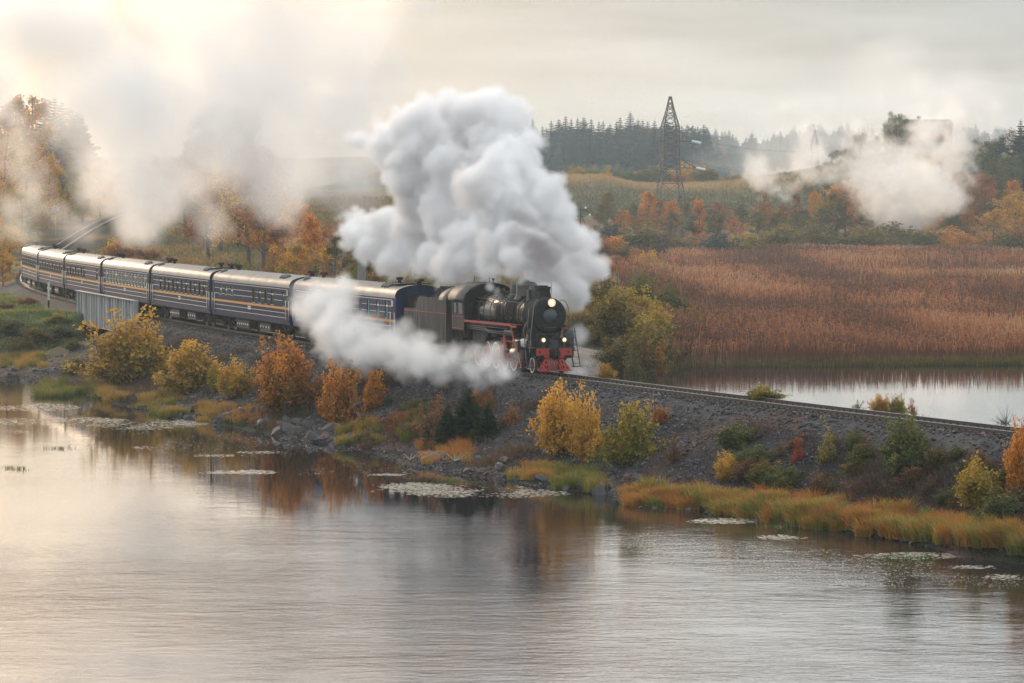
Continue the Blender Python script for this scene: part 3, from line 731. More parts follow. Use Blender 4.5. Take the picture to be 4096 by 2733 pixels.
    front=MB().prism(arch+[(-hw,2.0),(hw,2.0)],'y',y1-.04,y1-.003); A(front,'cab_front',M_matte)
    back=MB().prism([(p[0]*.96,p[1]-.02) for p in arch]+[(-hw*.96,3.2),(hw*.96,3.2)],'y',y0+.05,y0+.09); A(back,'cab_back',M_matte)
    rf=MB(); n=25
    for (yy,off) in ((y0-.45,0),(y1+.22,0)):
        for dr in (0.0,.05):
            for t in np.linspace(-.04,math.pi+.04,n): rf.v.append(((hw+.06+dr)*math.cos(t),yy,3.70+(.95+dr)*math.sin(t)))
    for k in range(n-1):
        for a,b_ in ((0,2),(1,3)): rf.f.append((a*n+k,a*n+k+1,b_*n+k+1,b_*n+k)); rf.sm.append(True)
        rf.f.append((k,k+1,n+k+1,n+k)); rf.sm.append(False); rf.f.append((2*n+k,2*n+k+1,3*n+k+1,3*n+k)); rf.sm.append(False)
    rf.f.append((0,n,3*n,2*n)); rf.sm.append(False); rf.f.append((n-1,2*n-1,4*n-1,3*n-1)); rf.sm.append(False)
    cr=A(rf,'cab_roof',M_roofm)
    MB().box(-.1,.75,-13.2,-12.3,4.56,4.72).build('roof_hatch',M_roofm,cr)
    MB().lathe((-.2,-12.0,4.64),[(.05,0),(.05,.1),(.02,.12),(.02,.38),(0,.38)],'z',8).lathe((-.35,-11.8,4.62),[(.04,0),(.04,.22),(.09,.24),(.09,.30),(0,.31)],'z',8).lathe((1.15,-12.3,4.28),[(.06,0),(.05,.15),(0,.17)],'z',8).build('roof_fitting',M_black,cr)
    A(MB().tube([(.1,-13.9,4.2),(.1,-13.9,5.05)],.03,6).bar((.1,-13.9,4.98),(.1,-13.3,4.93),.03),'aerial_post',M_black)
    un=MB().box(-1.3,1.3,-13.6,-11.4,1.6,1.98).box(1.0,1.45,-13.3,-11.9,1.1,1.6)
    for sx in (1,-1): un.bar((sx*1.45,-13.6,2.0),(sx*1.4,-13.6,.5),.04).bar((sx*1.45,-13.2,2.0),(sx*1.4,-13.2,.5),.04).box(min(sx*1.2,sx*1.5),max(sx*1.2,sx*1.5),-13.65,-13.15,.45,.49).box(min(sx*1.2,sx*1.5),max(sx*1.2,sx*1.5),-13.65,-13.15,.95,.99)
    un.bar((1.42,-11.0,2.5),(1.38,-10.9,.9),.07); un.box(1.05,1.45,-11.0,-9.2,1.42,1.47)
    A(un,'cab_underframe',M_gear)
    return root
def build_tender():
    root=empty('tender'); tag(root,'dark grey riveted coal tender with thin red line behind the cab','tender')
    y1=-.35; y0=-9.2; hw=1.58
    sh=[(y1,1.25),(y1,3.72),(y1-5.6,3.72),(y1-6.0,3.60),(y1-6.15,3.30),(y1-6.4,2.98),(y0,2.98),(y0,1.25)]
    for sx in (1,-1):
        a,b_=sorted((sx*(hw-.04),sx*hw)); s=MB().prism(sh,'x',a,b_).build('side_plate',M_tender,root)
        X0,X1=sorted((sx*(hw+.002),sx*(hw+.010)))
        MB().box(X0,X1,y0+.08,y1-.1,2.84,2.885).box(X0,X1,y1-.10,y1-.06,1.3,2.839).box(X0,X1,y0+.04,y0+.079,1.3,2.839).build('red_lining',M_red,s)
        rib=MB()
        for yy in np.arange(y0+.7,y1,1.1): rib.box(X0,X1,yy-.02,yy+.02,1.3,2.80)
        rib.build('rivet_strip',M_tender,s)
    MB().box(-hw+.05,hw-.05,y0,y0+.04,1.25,2.98).box(-hw+.05,hw-.05,y1-.04,y1,1.25,3.7).box(-hw+.05,hw-.05,y0,y1-6.2,2.90,2.95).box(-hw+.05,hw-.05,y0+.05,y1-.1,1.2,1.3).build('tank',M_tender,root)
    n=25; rf=MB()
    for yy in (y1-1.5,y1+.05):
        for dr in (0,.04):
            for t in np.linspace(0,math.pi,n): rf.v.append(((hw-.02+dr)*math.cos(t),yy,3.6+(.80+dr)*math.sin(t)))
    for k in range(n-1):
        for a,b_ in ((0,2),(1,3),(0,1),(2,3)): rf.f.append((a*n+k,a*n+k+1,b_*n+k+1,b_*n+k)); rf.sm.append(True)
    rf.build('front_hood',M_roofm,root)
    MB().prism([(hw*.97*math.cos(t),3.5+.85*math.sin(t)) for t in np.linspace(0,math.pi,25)],'y',y1-1.45,y1-1.4).build('hood_back',M_matte,root)
    # coal heap
    me_=bpy.data.meshes.new('coal'); gx=np.linspace(-1.48,1.48,26); gy=np.linspace(y1-6.2,y1-1.35,40)
    vv=[];ff=[]
    for j,y in enumerate(gy):
        for i,x in enumerate(gx):
            e=min(1,(1.5-abs(x))*1.4)*min(1,(y-(y1-6.3))*.45); vv.append((x,y,3.2+1.05*e+random.uniform(-.10,.12)))
    for j in range(39):
        for i in range(25): k=j*26+i; ff.append((k,k+1,k+27,k+26))
    me_.from_pydata(vv,[],ff); me_.materials.append(M_coal); o=link('coal_heap',me_,root)
    MB().box(-1.0,1.0,y0+.3,y0+1.8,2.96,3.35).box(-.3,.3,y0+.5,y0+1.2,3.35,3.6).box(.6,1.3,y0+1.2,y0+2.2,3.0,3.45).build('water_hatch',M_gear,root)
    ub=MB().box(-1.2,1.2,y0-.2,y1+.1,.95,1.2)
    for yc in (-2.3,-7.0): ub.box(-1.15,-1.0,yc-1.5,yc+1.5,.45,.9).box(1.0,1.15,yc-1.5,yc+1.5,.45,.9)
    ub.build('underframe',M_gear,root)
    for yc in (-2.3,-7.0):
        for dy in (-.95,.95):
            for sx in (1,-1): wheel('wheel',.525,.13,root,sx*.80,yc+dy,sx,0,rim=M_whitep)
    return root
# ---------------------------------------------------------------- coaches
M_blue=paint('coach_blue',(.013,.022,.062),.6,.12,0,.35,.8,dirt=(.030,.036,.066),dirtscale=1.4,streak=True)
M_bluel=paint('coach_blue_faded',(.05,.05,.115),.6,.12,0,.3,.8,dirt=(.05,.05,.11),dirtscale=1.4,streak=True)
M_gold=paint('gold_stripe',(.62,.30,.05),.42,.5,0,.15,1)
M_cream=paint('white_line',(.72,.69,.62),.5,.4,0,.12,2)
M_croof=paint('coach_roof',(.27,.255,.235),.5,.45,.2,.2,.6,dirt=(.24,.215,.19),dirtscale=.9,bmp=.004)
M_windowd=paint('window_dark',(.055,.060,.045),.15,.8,0,.3,1)
M_windowg=paint('window_green',(.16,.36,.25),.2,.7,0,.2,1)
M_white=paint('plate_white',(.74,.74,.72),.5,.4,0,.1,2)
L_C=23.7
def text_mesh(txt,size,mat,parent,loc,rot,name='lettering'):
    cu=bpy.data.curves.new(name,'FONT'); cu.body=txt; cu.size=size; cu.align_x='CENTER'; cu.align_y='CENTER'; cu.extrude=.003
    o=bpy.data.objects.new(name,cu); COL.objects.link(o); dg=bpy.context.evaluated_depsgraph_get(); dg.update()
    me=bpy.data.meshes.new_from_object(o.evaluated_get(dg)); bpy.data.objects.remove(o); bpy.data.curves.remove(cu)
    me.materials.clear(); me.materials.append(mat); o=link(name,me,parent); o.location=loc; o.rotation_euler=rot; return o
M_ink=paint('lettering_black',(.02,.02,.025),.6)
def coach(label,windows,blue=M_blue,number=None,rooftop=0,bright=False,worn=False,panel=True):
    """origin at the front end on the rail, +X is the side that faces the lake, body runs to -Y.
    windows: (distance from the front end, bottom, top, width, pane material, blind height or None)"""
    root=empty('passenger_coach'); tag(root,label,'coach',group='blue passenger coaches of the train')
    hw=1.52; ZS=3.52; Lc=L_C
    # cross-section: flat sides, rounded eaves, shallow arched roof
    eave=[(hw,ZS),(hw-.015,ZS+.16),(hw-.09,ZS+.33),(hw-.24,ZS+.46),(hw-.50,ZS+.57),(hw-.85,ZS+.65),(.30,ZS+.71),(0,ZS+.72)]
    full=eave+[(-x,z) for x,z in eave[-2::-1]]
    rf=MB(); n=len(full)
    ysr=[-.04,-Lc*.5,-Lc+.04]
    for yy in ysr:
        for x,z in full: rf.v.append((x,yy,z))
    for i in range(2):
        for k in range(n-1): rf.f.append((i*n+k,i*n+k+1,(i+1)*n+k+1,(i+1)*n+k)); rf.sm.append(True)
    roof=rf.build('roof',M_croof,root)
    rb=MB()
    for yy in np.arange(-1.0,-Lc+.5,-1.15):
        pts=[(x*1.004,yy,z+.006) for x,z in full[3:-3]]
        for a,b_ in zip(pts[:-1],pts[1:]): rb.bar(a,b_,.035,.014)
    rb.build('roof_rib',M_croof,roof)
    # body sides with the window openings left open
    for sx in (1,-1):
        ws=sorted([(d,b0,t0,w) for (d,b0,t0,w,_,_) in windows]) if sx==1 else []
        sd=MB(); x0,x1=sorted((sx*(hw-.05),sx*hw)); y=0
        for (d,b0,t0,w) in ws:
            sd.box(x0,x1,-(d-w/2),-y,1.05,ZS); sd.box(x0,x1,-(d+w/2),-(d-w/2),1.05,b0); sd.box(x0,x1,-(d+w/2),-(d-w/2),t0,ZS); y=d+w/2
        sd.box(x0,x1,-Lc,-y,1.05,ZS)
        body=sd.build('body_side',blue,root,fix=True)
        # yellow stripe stands proud
        X0,X1=sorted((sx*(hw+.002),sx*(hw+.03)))
        MB().box(X0,X1,-Lc+.05,-.05,2.03,2.18).build('gold_stripe',M_gold,root)
        ln=MB()
        def cut(z):
            segs=[(.75,Lc-.75)]
            for (d,b0,t0,w) in ws:
                if b0-.05<z<t0+.05:
                    ns=[]
                    for a,b_ in segs:
                        if d+w/2+.06<=a or d-w/2-.06>=b_: ns.append((a,b_)); continue
                        if d-w/2-.10>a: ns.append((a,d-w/2-.10))
                        if d+w/2+.10<b_: ns.append((d+w/2+.10,b_))
                    segs=ns
            return segs
        X0,X1=sorted((sx*(hw+.002),sx*(hw+.014)))
        for z in (3.36,2.98,2.60,1.80,1.48):
            for a,b_ in cut(z): ln.box(X0,X1,-b_,-a,z-.016,z+.016)
        ln.box(X0,X1,-Lc+.1,-.1,ZS-.035,ZS-.01)
        ln.build('white_line',M_cream,root)
    for (d,b0,t0,w,pm,bl) in windows:
        fr=MB(); x0,x1=hw-.03,hw+.010; e=.035
        fr.box(x0,x1,-(d+w/2),-(d+w/2)+e,b0,t0).box(x0,x1,-(d-w/2)-e,-(d-w/2),b0,t0).box(x0,x1,-(d+w/2)+e,-(d-w/2)-e,b0,b0+e).box(x0,x1,-(d+w/2)+e,-(d-w/2)-e,t0-e,t0)
        f=fr.build('window',M_cream if bright else M_gear,root)
        MB().box(hw-.045,hw-.038,-(d+w/2)+e,-(d-w/2)-e,b0+e,t0-e).build('pane',pm,f)
        if bl: MB().box(hw-.036,hw-.012,-(d+w/2)+e,-(d-w/2)-e,bl-.05,bl+.05).build('window_bar',M_cream,f)
        MB().box(hw+.011,hw+.022,-(d+w/2),-(d-w/2),b0-.03,b0-.002).build('sill',M_cream,f)
    # end walls and the dark gangway between coaches
    endp=[(x*.998,z-.004) for x,z in full]+[(-hw*.96,1.05),(hw*.96,1.05)]
    MB().prism(endp,'y',-.055,-.035).build('end_wall',M_blue,root); MB().prism(endp,'y',-Lc+.035,-Lc+.055).build('end_wall',M_blue,root)
    rimp=full[1:-1]
    for yy in (-.03,-Lc+.03):
        mb=MB()
        for a,b_ in zip(full[:-1],full[1:]): mb.bar((a[0]*1.012,yy,a[1]+.012),(b_[0]*1.012,yy,b_[1]+.012),.09,.03)
        mb.build('roof_edge',M_gear,root)
    MB().box(-.75,.75,-.05+.003,.28,1.1,3.65).build('gangway',M_gear,root); MB().box(-.75,.75,-Lc-.28,-Lc+.042,1.1,3.65).build('gangway',M_gear,root)
    # doors at both ends, lake side, with tall handrails and steps
    for d in (.55,Lc-.55):
        dr=MB().box(hw+.002,hw+.02,-d-.33,-d+.33,1.2,3.25).build('door',blue,root)
        MB().box(hw+.021,hw+.027,-d-.13,-d+.13,2.45,3.05).build('door_window',M_windowd,dr)
        hr=MB()
        for q in (-.42,.42): hr.tube([(hw+.06,-d+q,1.35),(hw+.06,-d+q,2.62)],.022,6)
        hr.build('handrail',M_cream,dr)
        st=MB()
        for k,z in enumerate((.45,.75,1.02)): st.box(hw-.32,hw-.02,-d-.3,-d+.3,z-.02,z+.02)
        st.box(hw-.05,hw-.02,-d-.32,-d-.28,.45,1.05).box(hw-.05,hw-.02,-d+.28,-d+.32,.45,1.05)
        st.build('step',M_gear,root)
    if number:
        p=MB().box(hw+.022,hw+.03,-.86,-.52,2.98,3.30).build('number_plate',M_white,root)
        text_mesh(number,.30,M_ink,p,(hw+.034,-.69,3.14),(math.pi/2,0,math.pi/2))
    if panel:
        p=MB().box(hw+.016,hw+.03,-Lc*.5-.42,-Lc*.5+.42,1.74,1.98).build('route_board',M_white,root)
        text_mesh('OCT',.16,M_ink,p,(hw+.034,-Lc*.5-.20,1.86),(math.pi/2,0,math.pi/2)); text_mesh('OCT',.16,M_ink,p,(hw+.034,-Lc*.5+.20,1.86),(math.pi/2,0,math.pi/2))
    # roof vents and fittings
    for (yy,xx) in ((-3.0,.95),(-3.6,.95),(-4.2,.95),(-Lc+1.4,.95)):
        v=MB().tube([(xx-.25,yy,ZS+.60),(xx-.12,yy,ZS+.70),(xx+.12,yy,ZS+.62),(xx+.25,yy,ZS+.50)],[.05,.11,.11,.05],8); v.build('roof_vent',M_pipe,root)
    for k,(xx,yy,s) in enumerate(((-.35,-1.4,.30),(.15,-Lc+2.6,.24),(-.5,-6.0,.22))[:2+rooftop%2]):
        v=MB().lathe((xx,yy,ZS+.68),[(s*.5,0),(s*.5,.22),(s,.24),(s,.38),(0,.40)],'z',12); v.build('chimney_cowl',M_gear,root)
    if rooftop:
        g=MB()
        for q in range(6): g.box(-.2,1.0-.1*q*.2,-1.6-.35*q,-1.5-.35*q,ZS+.66,ZS+.74)
        g.tube([(-.9,-1.0,ZS+.80),(.9,-1.0,ZS+.78),(1.1,-2.6,ZS+.66)],.03,6); g.build('roof_pipework',M_gear,root)
    # underframe: boxes, battery case with white lamps, bogies
    MB().box(-1.25,1.25,-Lc+.2,-.2,.92,1.045).build('underframe',M_gear,root)
    for (a,b_,z0) in ((6.2,9.3,.38),(12.6,16.4,.35)):
        bx=MB().box(.75,1.38,-b_,-a,z0,.915).build('equipment_box',paint_gearbox,root,bevel=.02)
        for q in np.linspace(a+.35,b_-.35,4 if a<10 else 6): link('white_cap',capm,bx).location=(1.383,-q,z0+.28)
    MB().lathe((.7,0,.66),[(0,-10.0),(.22,-10.02),(.26,-10.1),(.26,-12.0),(.22,-12.08),(0,-12.1)],'y',16).build('air_tank',M_gear,root)
    for yc in (-3.4,-Lc+3.4):
        bg=MB()
        for sx in (1,-1):
            bg.box(sx*1.02-.07,sx*1.02+.07,yc-1.75,yc+1.75,.50,.68)
            for dy in (-1.2,1.2):
                bg.box(sx*1.02-.13,sx*1.02+.13,yc+dy-.16,yc+dy+.16,.32,.62); bg.tube([(sx*1.1,yc+dy-.32,.60),(sx*1.1,yc+dy-.32,.92)],.09,10); bg.tube([(sx*1.1,yc+dy+.32,.60),(sx*1.1,yc+dy+.32,.92)],.09,10)
            bg.bar((sx*1.18,yc-.5,.85),(sx*1.22,yc+.3,.55),.06,.05)
        bg.box(-1,1,yc-.3,yc+.3,.55,.85)
        bo=bg.build('bogie',M_gear,root)
        for dy in (-1.2,1.2):
            for sx in (1,-1):
                w=MB().lathe((sx*.80,yc+dy,.475),[(0,.02*sx),(.15,.04*sx),(.30,0),(.38,.05*sx),(.475,.065*sx),(.475,-.04*sx),(.50,-.065*sx),(.3,-.065*sx)],'x',24); w.build('wheel',M_steel,bo)
    cpl=MB().box(-.15,.15,-.05,.42,.92,1.18).box(-.15,.15,-Lc-.42,-Lc+.05,.92,1.18)
    for sx in (-.85,.85): cpl.lathe((sx,0,1.03),[(.08,0),(.08,.32),(.22,.33),(.22,.37),(0,.38)],'y',12)
    cpl.build('coupling',M_gear,root)
    return root
capm=MB().lathe((0,0,0),[(.065,0),(.06,.05),(0,.07)],'x',8).mesh('white_cap',M_white)
paint_gearbox=paint('equipment_brown',(.050,.042,.038),.75,.3,0,.4,2,dirt=(.09,.075,.06))
def put_on_track(o,s_front,length):
    """stand a vehicle on the line with its front end at arc length s_front behind the front beam of the engine"""
    b1=s_front+length*.15; b2=s_front+length*.85
    p1,_=TR(b1); p2,_=TR(b2); d=(p1-p2).normalized()
    o.location=p1+d*(b1-s_front)
    yaw=math.atan2(-d.x,d.y); o.rotation_euler=(math.asin(max(-1,min(1,d.z))),0,yaw)
loco=build_loco(); put_on_track(loco,2.25,12.6); loco.scale=(1,.92,1)
tend=build_tender(); put_on_track(tend,15.4,8.4); tend.scale=(1,.9,1)
D,Gn=M_windowd,M_windowg
w13=[(3.0,2.26,3.26,.60,Gn,2.98)]+[(6.2,2.26,3.22,.75,D,3.0),(8.0,2.26,3.22,.75,D,None),(9.8,2.26,3.22,.75,D,3.0),(11.6,2.26,3.22,.75,D,None)]
w13=[(1.75,2.26,3.22,.50,Gn,2.95),(5.0,2.26,3.22,.75,D,2.95),(6.9,2.26,3.22,.75,D,None),(8.7,2.26,3.22,.75,D,2.98),(10.5,2.26,3.22,.75,D,None),
     (17.3,2.55,3.20,.70,Gn,2.90),(19.1,2.55,3.20,.70,Gn,2.90),(20.9,2.55,3.20,.70,Gn,2.90)]
w12=[(1.9,2.26,3.30,.55,Gn,2.98),(3.8,2.26,3.30,.55,Gn,2.98),(5.9,2.26,3.30,.55,Gn,None),(7.7,2.26,3.30,.55,D,None),(9.8,2.26,3.3,.6,Gn,None),(12,2.6,3.2,.6,D,None),(14,2.26,3.3,.6,D,2.9),(16,2.26,3.3,.6,D,2.9),(18,2.26,3.3,.6,D,2.9),(20,2.26,3.3,.6,D,2.9)]
def row(a,b_,n,w,t=3.22,bars=2,bot=2.26): return [(float(d),bot,t,w,D,2.98 if k%bars==0 else None) for k,d in enumerate(np.linspace(a,b_,n))]
specs=[('dark blue coach numbered 12, directly behind the tender and half hidden by steam',w12,dict(blue=M_bluel,number='12',rooftop=1)),
('dark blue coach numbered 13, three green window panes at its rear end',w13,dict(number='13')),
('dark blue coach with eleven narrow windows, just behind the coach numbered 13',row(2.2,19.6,11,.75),dict(rooftop=1)),
('blue coach with pale framed windows, passing behind the grey bridge girder',row(1.9,21,13,.85,3.2,3),dict(bright=True)),
('blue coach third from the tail, with windows crowded at its rear half',row(10.5,21.5,7,.8)+[(2.2,2.26,3.22,.7,D,2.9)],dict(rooftop=0)),
('brownish blue coach second from the tail of the train',row(2.0,21.3,13,.8),dict(rooftop=1)),
('last coach at the tail of the train, warm hazy light on its windows',row(2.0,21.3,13,.8),dict(rooftop=1))]
sf=25.4
for lab,w,kw in specs:
    c=coach(lab,w,**kw); put_on_track(c,sf,L_C); sf+=24.5
print('train',time.time()-T0)
# ---------------------------------------------------------------- foliage materials
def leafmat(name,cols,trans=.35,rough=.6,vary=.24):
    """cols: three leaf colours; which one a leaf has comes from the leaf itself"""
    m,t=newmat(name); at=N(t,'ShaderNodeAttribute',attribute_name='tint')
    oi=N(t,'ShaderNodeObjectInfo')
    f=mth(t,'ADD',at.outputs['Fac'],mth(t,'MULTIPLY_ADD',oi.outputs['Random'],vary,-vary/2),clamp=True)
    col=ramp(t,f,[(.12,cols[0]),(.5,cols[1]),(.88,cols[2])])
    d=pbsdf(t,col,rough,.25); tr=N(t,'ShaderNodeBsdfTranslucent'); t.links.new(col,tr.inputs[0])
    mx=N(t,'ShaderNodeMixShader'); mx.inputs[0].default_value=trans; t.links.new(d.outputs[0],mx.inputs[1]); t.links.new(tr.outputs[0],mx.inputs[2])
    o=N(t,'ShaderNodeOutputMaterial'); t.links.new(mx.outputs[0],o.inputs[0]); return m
LM=dict(
 yellow=leafmat('leaf_yellow',[(.14,.13,.03),(.45,.27,.035),(.62,.36,.05)]),
 gold=leafmat('leaf_gold',[(.17,.13,.025),(.46,.24,.03),(.66,.37,.05)]),
 orange=leafmat('leaf_orange',[(.13,.085,.02),(.44,.16,.02),(.66,.30,.04)]),
 rust=leafmat('leaf_rust',[(.12,.055,.02),(.30,.10,.025),(.38,.16,.03)]),
 brown=leafmat('leaf_brown',[(.07,.045,.03),(.14,.075,.04),(.22,.11,.045)]),
 ygreen=leafmat('leaf_yellow_green',[(.10,.12,.025),(.24,.20,.03),(.42,.27,.035)]),
 green=leafmat('leaf_green',[(.035,.06,.022),(.07,.095,.03),(.15,.15,.035)]),
 olive=leafmat('leaf_olive',[(.045,.055,.02),(.11,.095,.022),(.22,.15,.03)]),
 red=leafmat('leaf_red',[(.16,.03,.02),(.32,.06,.03),(.40,.12,.04)]),
 spruce=leafmat('needle_green',[(.012,.032,.016),(.022,.050,.024),(.045,.075,.03)],.12),
 fir=leafmat('needle_dark',[(.014,.030,.026),(.022,.042,.032),(.035,.055,.036)],.12),
 grass=leafmat('grass_autumn',[(.13,.16,.03),(.38,.25,.055),(.42,.15,.035)],vary=.75),
 grassg=leafmat('grass_green',[(.06,.11,.025),(.17,.19,.04),(.36,.28,.08)],vary=.5),
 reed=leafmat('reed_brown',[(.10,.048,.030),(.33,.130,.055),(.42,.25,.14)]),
 weed=leafmat('dead_weed',[(.05,.03,.022),(.10,.05,.035),(.16,.10,.06)]),
)
M_bark=paint('bark_dark',(.075,.060,.050),.9,.2,0,.4,3)
M_birch=paint('bark_pale',(.28,.26,.23),.8,.3,0,.3,3,dirt=(.06,.05,.045))
# ---------------------------------------------------------------- leaves and stems
def leaves_mesh(name,pts,size,rg,tint,up=.35,elong=1.6):
    """one four-sided bent leaf at every point"""
    n=len(pts); pts=np.asarray(pts,float)
    d=rg.normal(size=(n,3)); d[:,2]=d[:,2]*.6-up*.3; d/=np.linalg.norm(d,axis=1)[:,None]
    a=rg.normal(size=(n,3)); a-=d*(a*d).sum(1)[:,None]; a/=np.linalg.norm(a,axis=1)[:,None]
    s=size*rg.uniform(.6,1.35,n)[:,None]; nrm=np.cross(d,a)
    v=np.stack([pts,pts+d*s*elong*.5+a*s*.5+nrm*s*.12,pts+d*s*elong,pts+d*s*elong*.5-a*s*.5+nrm*s*.12],1).reshape(-1,3)
    idx=np.arange(n*4).reshape(n,4)
    return mesh_np(name,v,idx,4,None,False,{'tint':('FACE','FLOAT',np.clip(tint,0,1))})
def bush_proto(seed,nst=60,nl=5200,w=1.0,h=1.0,lump=.25,bare=0.0,leaf=.055,taper=.9,base=.12):
    """unit bush: about 1 high and 1 across, made of stems that fan out from the ground"""
    rg=np.random.default_rng(seed); st=MB(); pts=[];ti=[]
    tips=[]
    for i in range(nst):
        a=rg.uniform(0,2*math.pi); e=math.acos(rg.uniform(.05,1.0)); 
        rr=1-lump*rg.uniform(0,1); rr=rr*rg.uniform(1.1,1.35) if rg.uniform()<.14 else rr*.92
        lob=1+.30*math.sin(a*2+seed)*math.sin(e)+.22*math.sin(a*5+seed*2)
        tip=np.array([math.cos(a)*math.sin(e)*.5*w*lob*rr,math.sin(a)*math.sin(e)*.5*w*lob*rr,(.10+.90*math.cos(e)**taper*rr)*h])
        b0=np.array([rg.normal()*base*w*.5,rg.normal()*base*w*.5,0]); mid=b0*.5+tip*.5+np.array([tip[0]*.12,tip[1]*.12,.06])
        P_=[b0,b0*.6+mid*.4+[0,0,.03],mid,tip]
        st.tube(P_,[.010,.008,.006,.002],4,cap=False,sm=False)
        tips.append((b0,mid,tip))
    per=int(nl/nst); hue=rg.uniform(0,1,nst)
    for i,(b0,mid,tip) in enumerate(tips):
        k=int(per*rg.uniform(.6,1.4)); t=rg.uniform(.25+bare,1.0,k)**.8
        c=((1-t)**2)[:,None]*b0+(2*t*(1-t))[:,None]*mid+(t**2)[:,None]*tip
        sp=.085*(1-.45*t)[:,None]
        nd=np.linalg.norm(rg.normal(size=(k,3)),axis=1)
        p=c+rg.normal(size=(k,3))*sp*[w,w,.8*h]
        p[:,2]=np.maximum(p[:,2],.01)
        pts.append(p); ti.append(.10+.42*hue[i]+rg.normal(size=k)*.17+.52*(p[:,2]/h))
    pts=np.concatenate(pts); ti=np.concatenate(ti)
    return st.mesh('stems'),leaves_mesh('foliage',pts,leaf,rg,ti)
def tree_proto(seed,kind='birch',nl=5200,leaf=.018):
    """unit tree, 1 high"""
    rg=np.random.default_rng(seed); tr=MB(); pts=[];ti=[]
    lean=rg.normal(size=2)*.02
    ax=lambda z: np.array([lean[0]*z+.012*math.sin(z*7+seed),lean[1]*z+.012*math.cos(z*6+seed),z])
    zz=np.linspace(0,.97,8); tr.tube([ax(z) for z in zz],[.016*(1-z)**.8+.002 for z in zz],6,cap=False)
    nb=46 if kind=='birch' else 34
    for i in range(nb):
        z0=rg.uniform(.16 if kind!='round' else .12,.93); a=i*2.4+rg.normal()*.3
        if kind=='birch': L=.30*(1-z0)**.55*rg.uniform(.6,1.2)+.03; rise=.75
        elif kind=='round': L=.36*math.sin(math.pi*min(1,(z0*.92+.12)))**.6*rg.uniform(.6,1.15); rise=.5
        else: L=.20*(1-z0)**.5*rg.uniform(.6,1.2)+.02; rise=1.1
        b0=ax(z0); d=np.array([math.cos(a),math.sin(a),rise*rg.uniform(.6,1.3)]); d/=np.linalg.norm(d); tip=b0+d*L; mid=b0+d*L*.55+[0,0,-.01]
        tr.tube([b0,mid,tip],[.0055*(1-z0)+.0015,.003,.001],4,cap=False,sm=False)
        hue=rg.uniform()
        for q in range(5):
            t=rg.uniform(.3,1); s0=b0+(tip-b0)*t; d2=d+rg.normal(size=3)*.8; d2/=np.linalg.norm(d2); tp=s0+d2*L*.38
            tr.tube([s0,tp],[.002,.0006],3,cap=False,sm=False)
            k=int(nl/nb/5*rg.uniform(.3,1.7)); tt=rg.uniform(0,1.1,k)[:,None]
            p=s0+(tp-s0)*tt+rg.normal(size=(k,3))*.018
            pts.append(p); ti.append(.42+.42*hue+rg.normal(size=k)*.16)
    return tr.mesh('trunk'),leaves_mesh('crown',np.concatenate(pts),leaf,rg,np.concatenate(ti))
def conifer_proto(seed,nl=2600,width=.17,ragged=.3):
    rg=np.random.default_rng(seed); tr=MB().tube([(0,0,0),(0,0,.5),(0,0,1)],[.014,.009,.0015],6,cap=False)
    V=[];ti=[]; nw=34
    for i in range(nw):
        z=.06+.93*(i/nw)**.92; L=width*1.5*(1-z)**.85*rg.uniform(1-ragged,1+ragged*.5)+.006; k=int(rg.uniform(9,13))
        for j in range(k):
            a=2*math.pi*j/k+rg.uniform(0,.7)+i; l=L*rg.uniform(.65,1.15); dx,dy=math.cos(a),math.sin(a); dr=-.30*l
            n_=3
            for q in range(n_):
                t0,t1=q/n_,(q+1.15)/n_
                w0=l*.34*(1-t0*.6); 
                b0=np.array([dx*l*t0,dy*l*t0,z+dr*t0+.25*l*t0*t0]); b1=np.array([dx*l*t1,dy*l*t1,z+dr*t1+.25*l*t1*t1-.006*rg.uniform()])
                sd=np.array([-dy,dx,0])*w0
                hg=np.array([0,0,-l*.30*(1-t0*.5)-.004]); hq=hg*rg.uniform(.5,1.2)
                V+= [b0,b1,b1+hq*.9,b0+hg]; ti.append(rg.uniform(.05,.7))
                V+= [b0-sd*.4,b0+sd*.4+[0,0,-.004],b1+sd*.9+[0,0,-.012*rg.uniform(.2,1)],b1-sd*.9+[0,0,-.012*rg.uniform(.2,1)]]; ti.append(rg.uniform(.1,.9))
    V=np.array(V); idx=np.arange(len(V)).reshape(-1,4)
    return tr.mesh('trunk'),mesh_np('crown',V,idx,4,None,False,{'tint':('FACE','FLOAT',ti)})
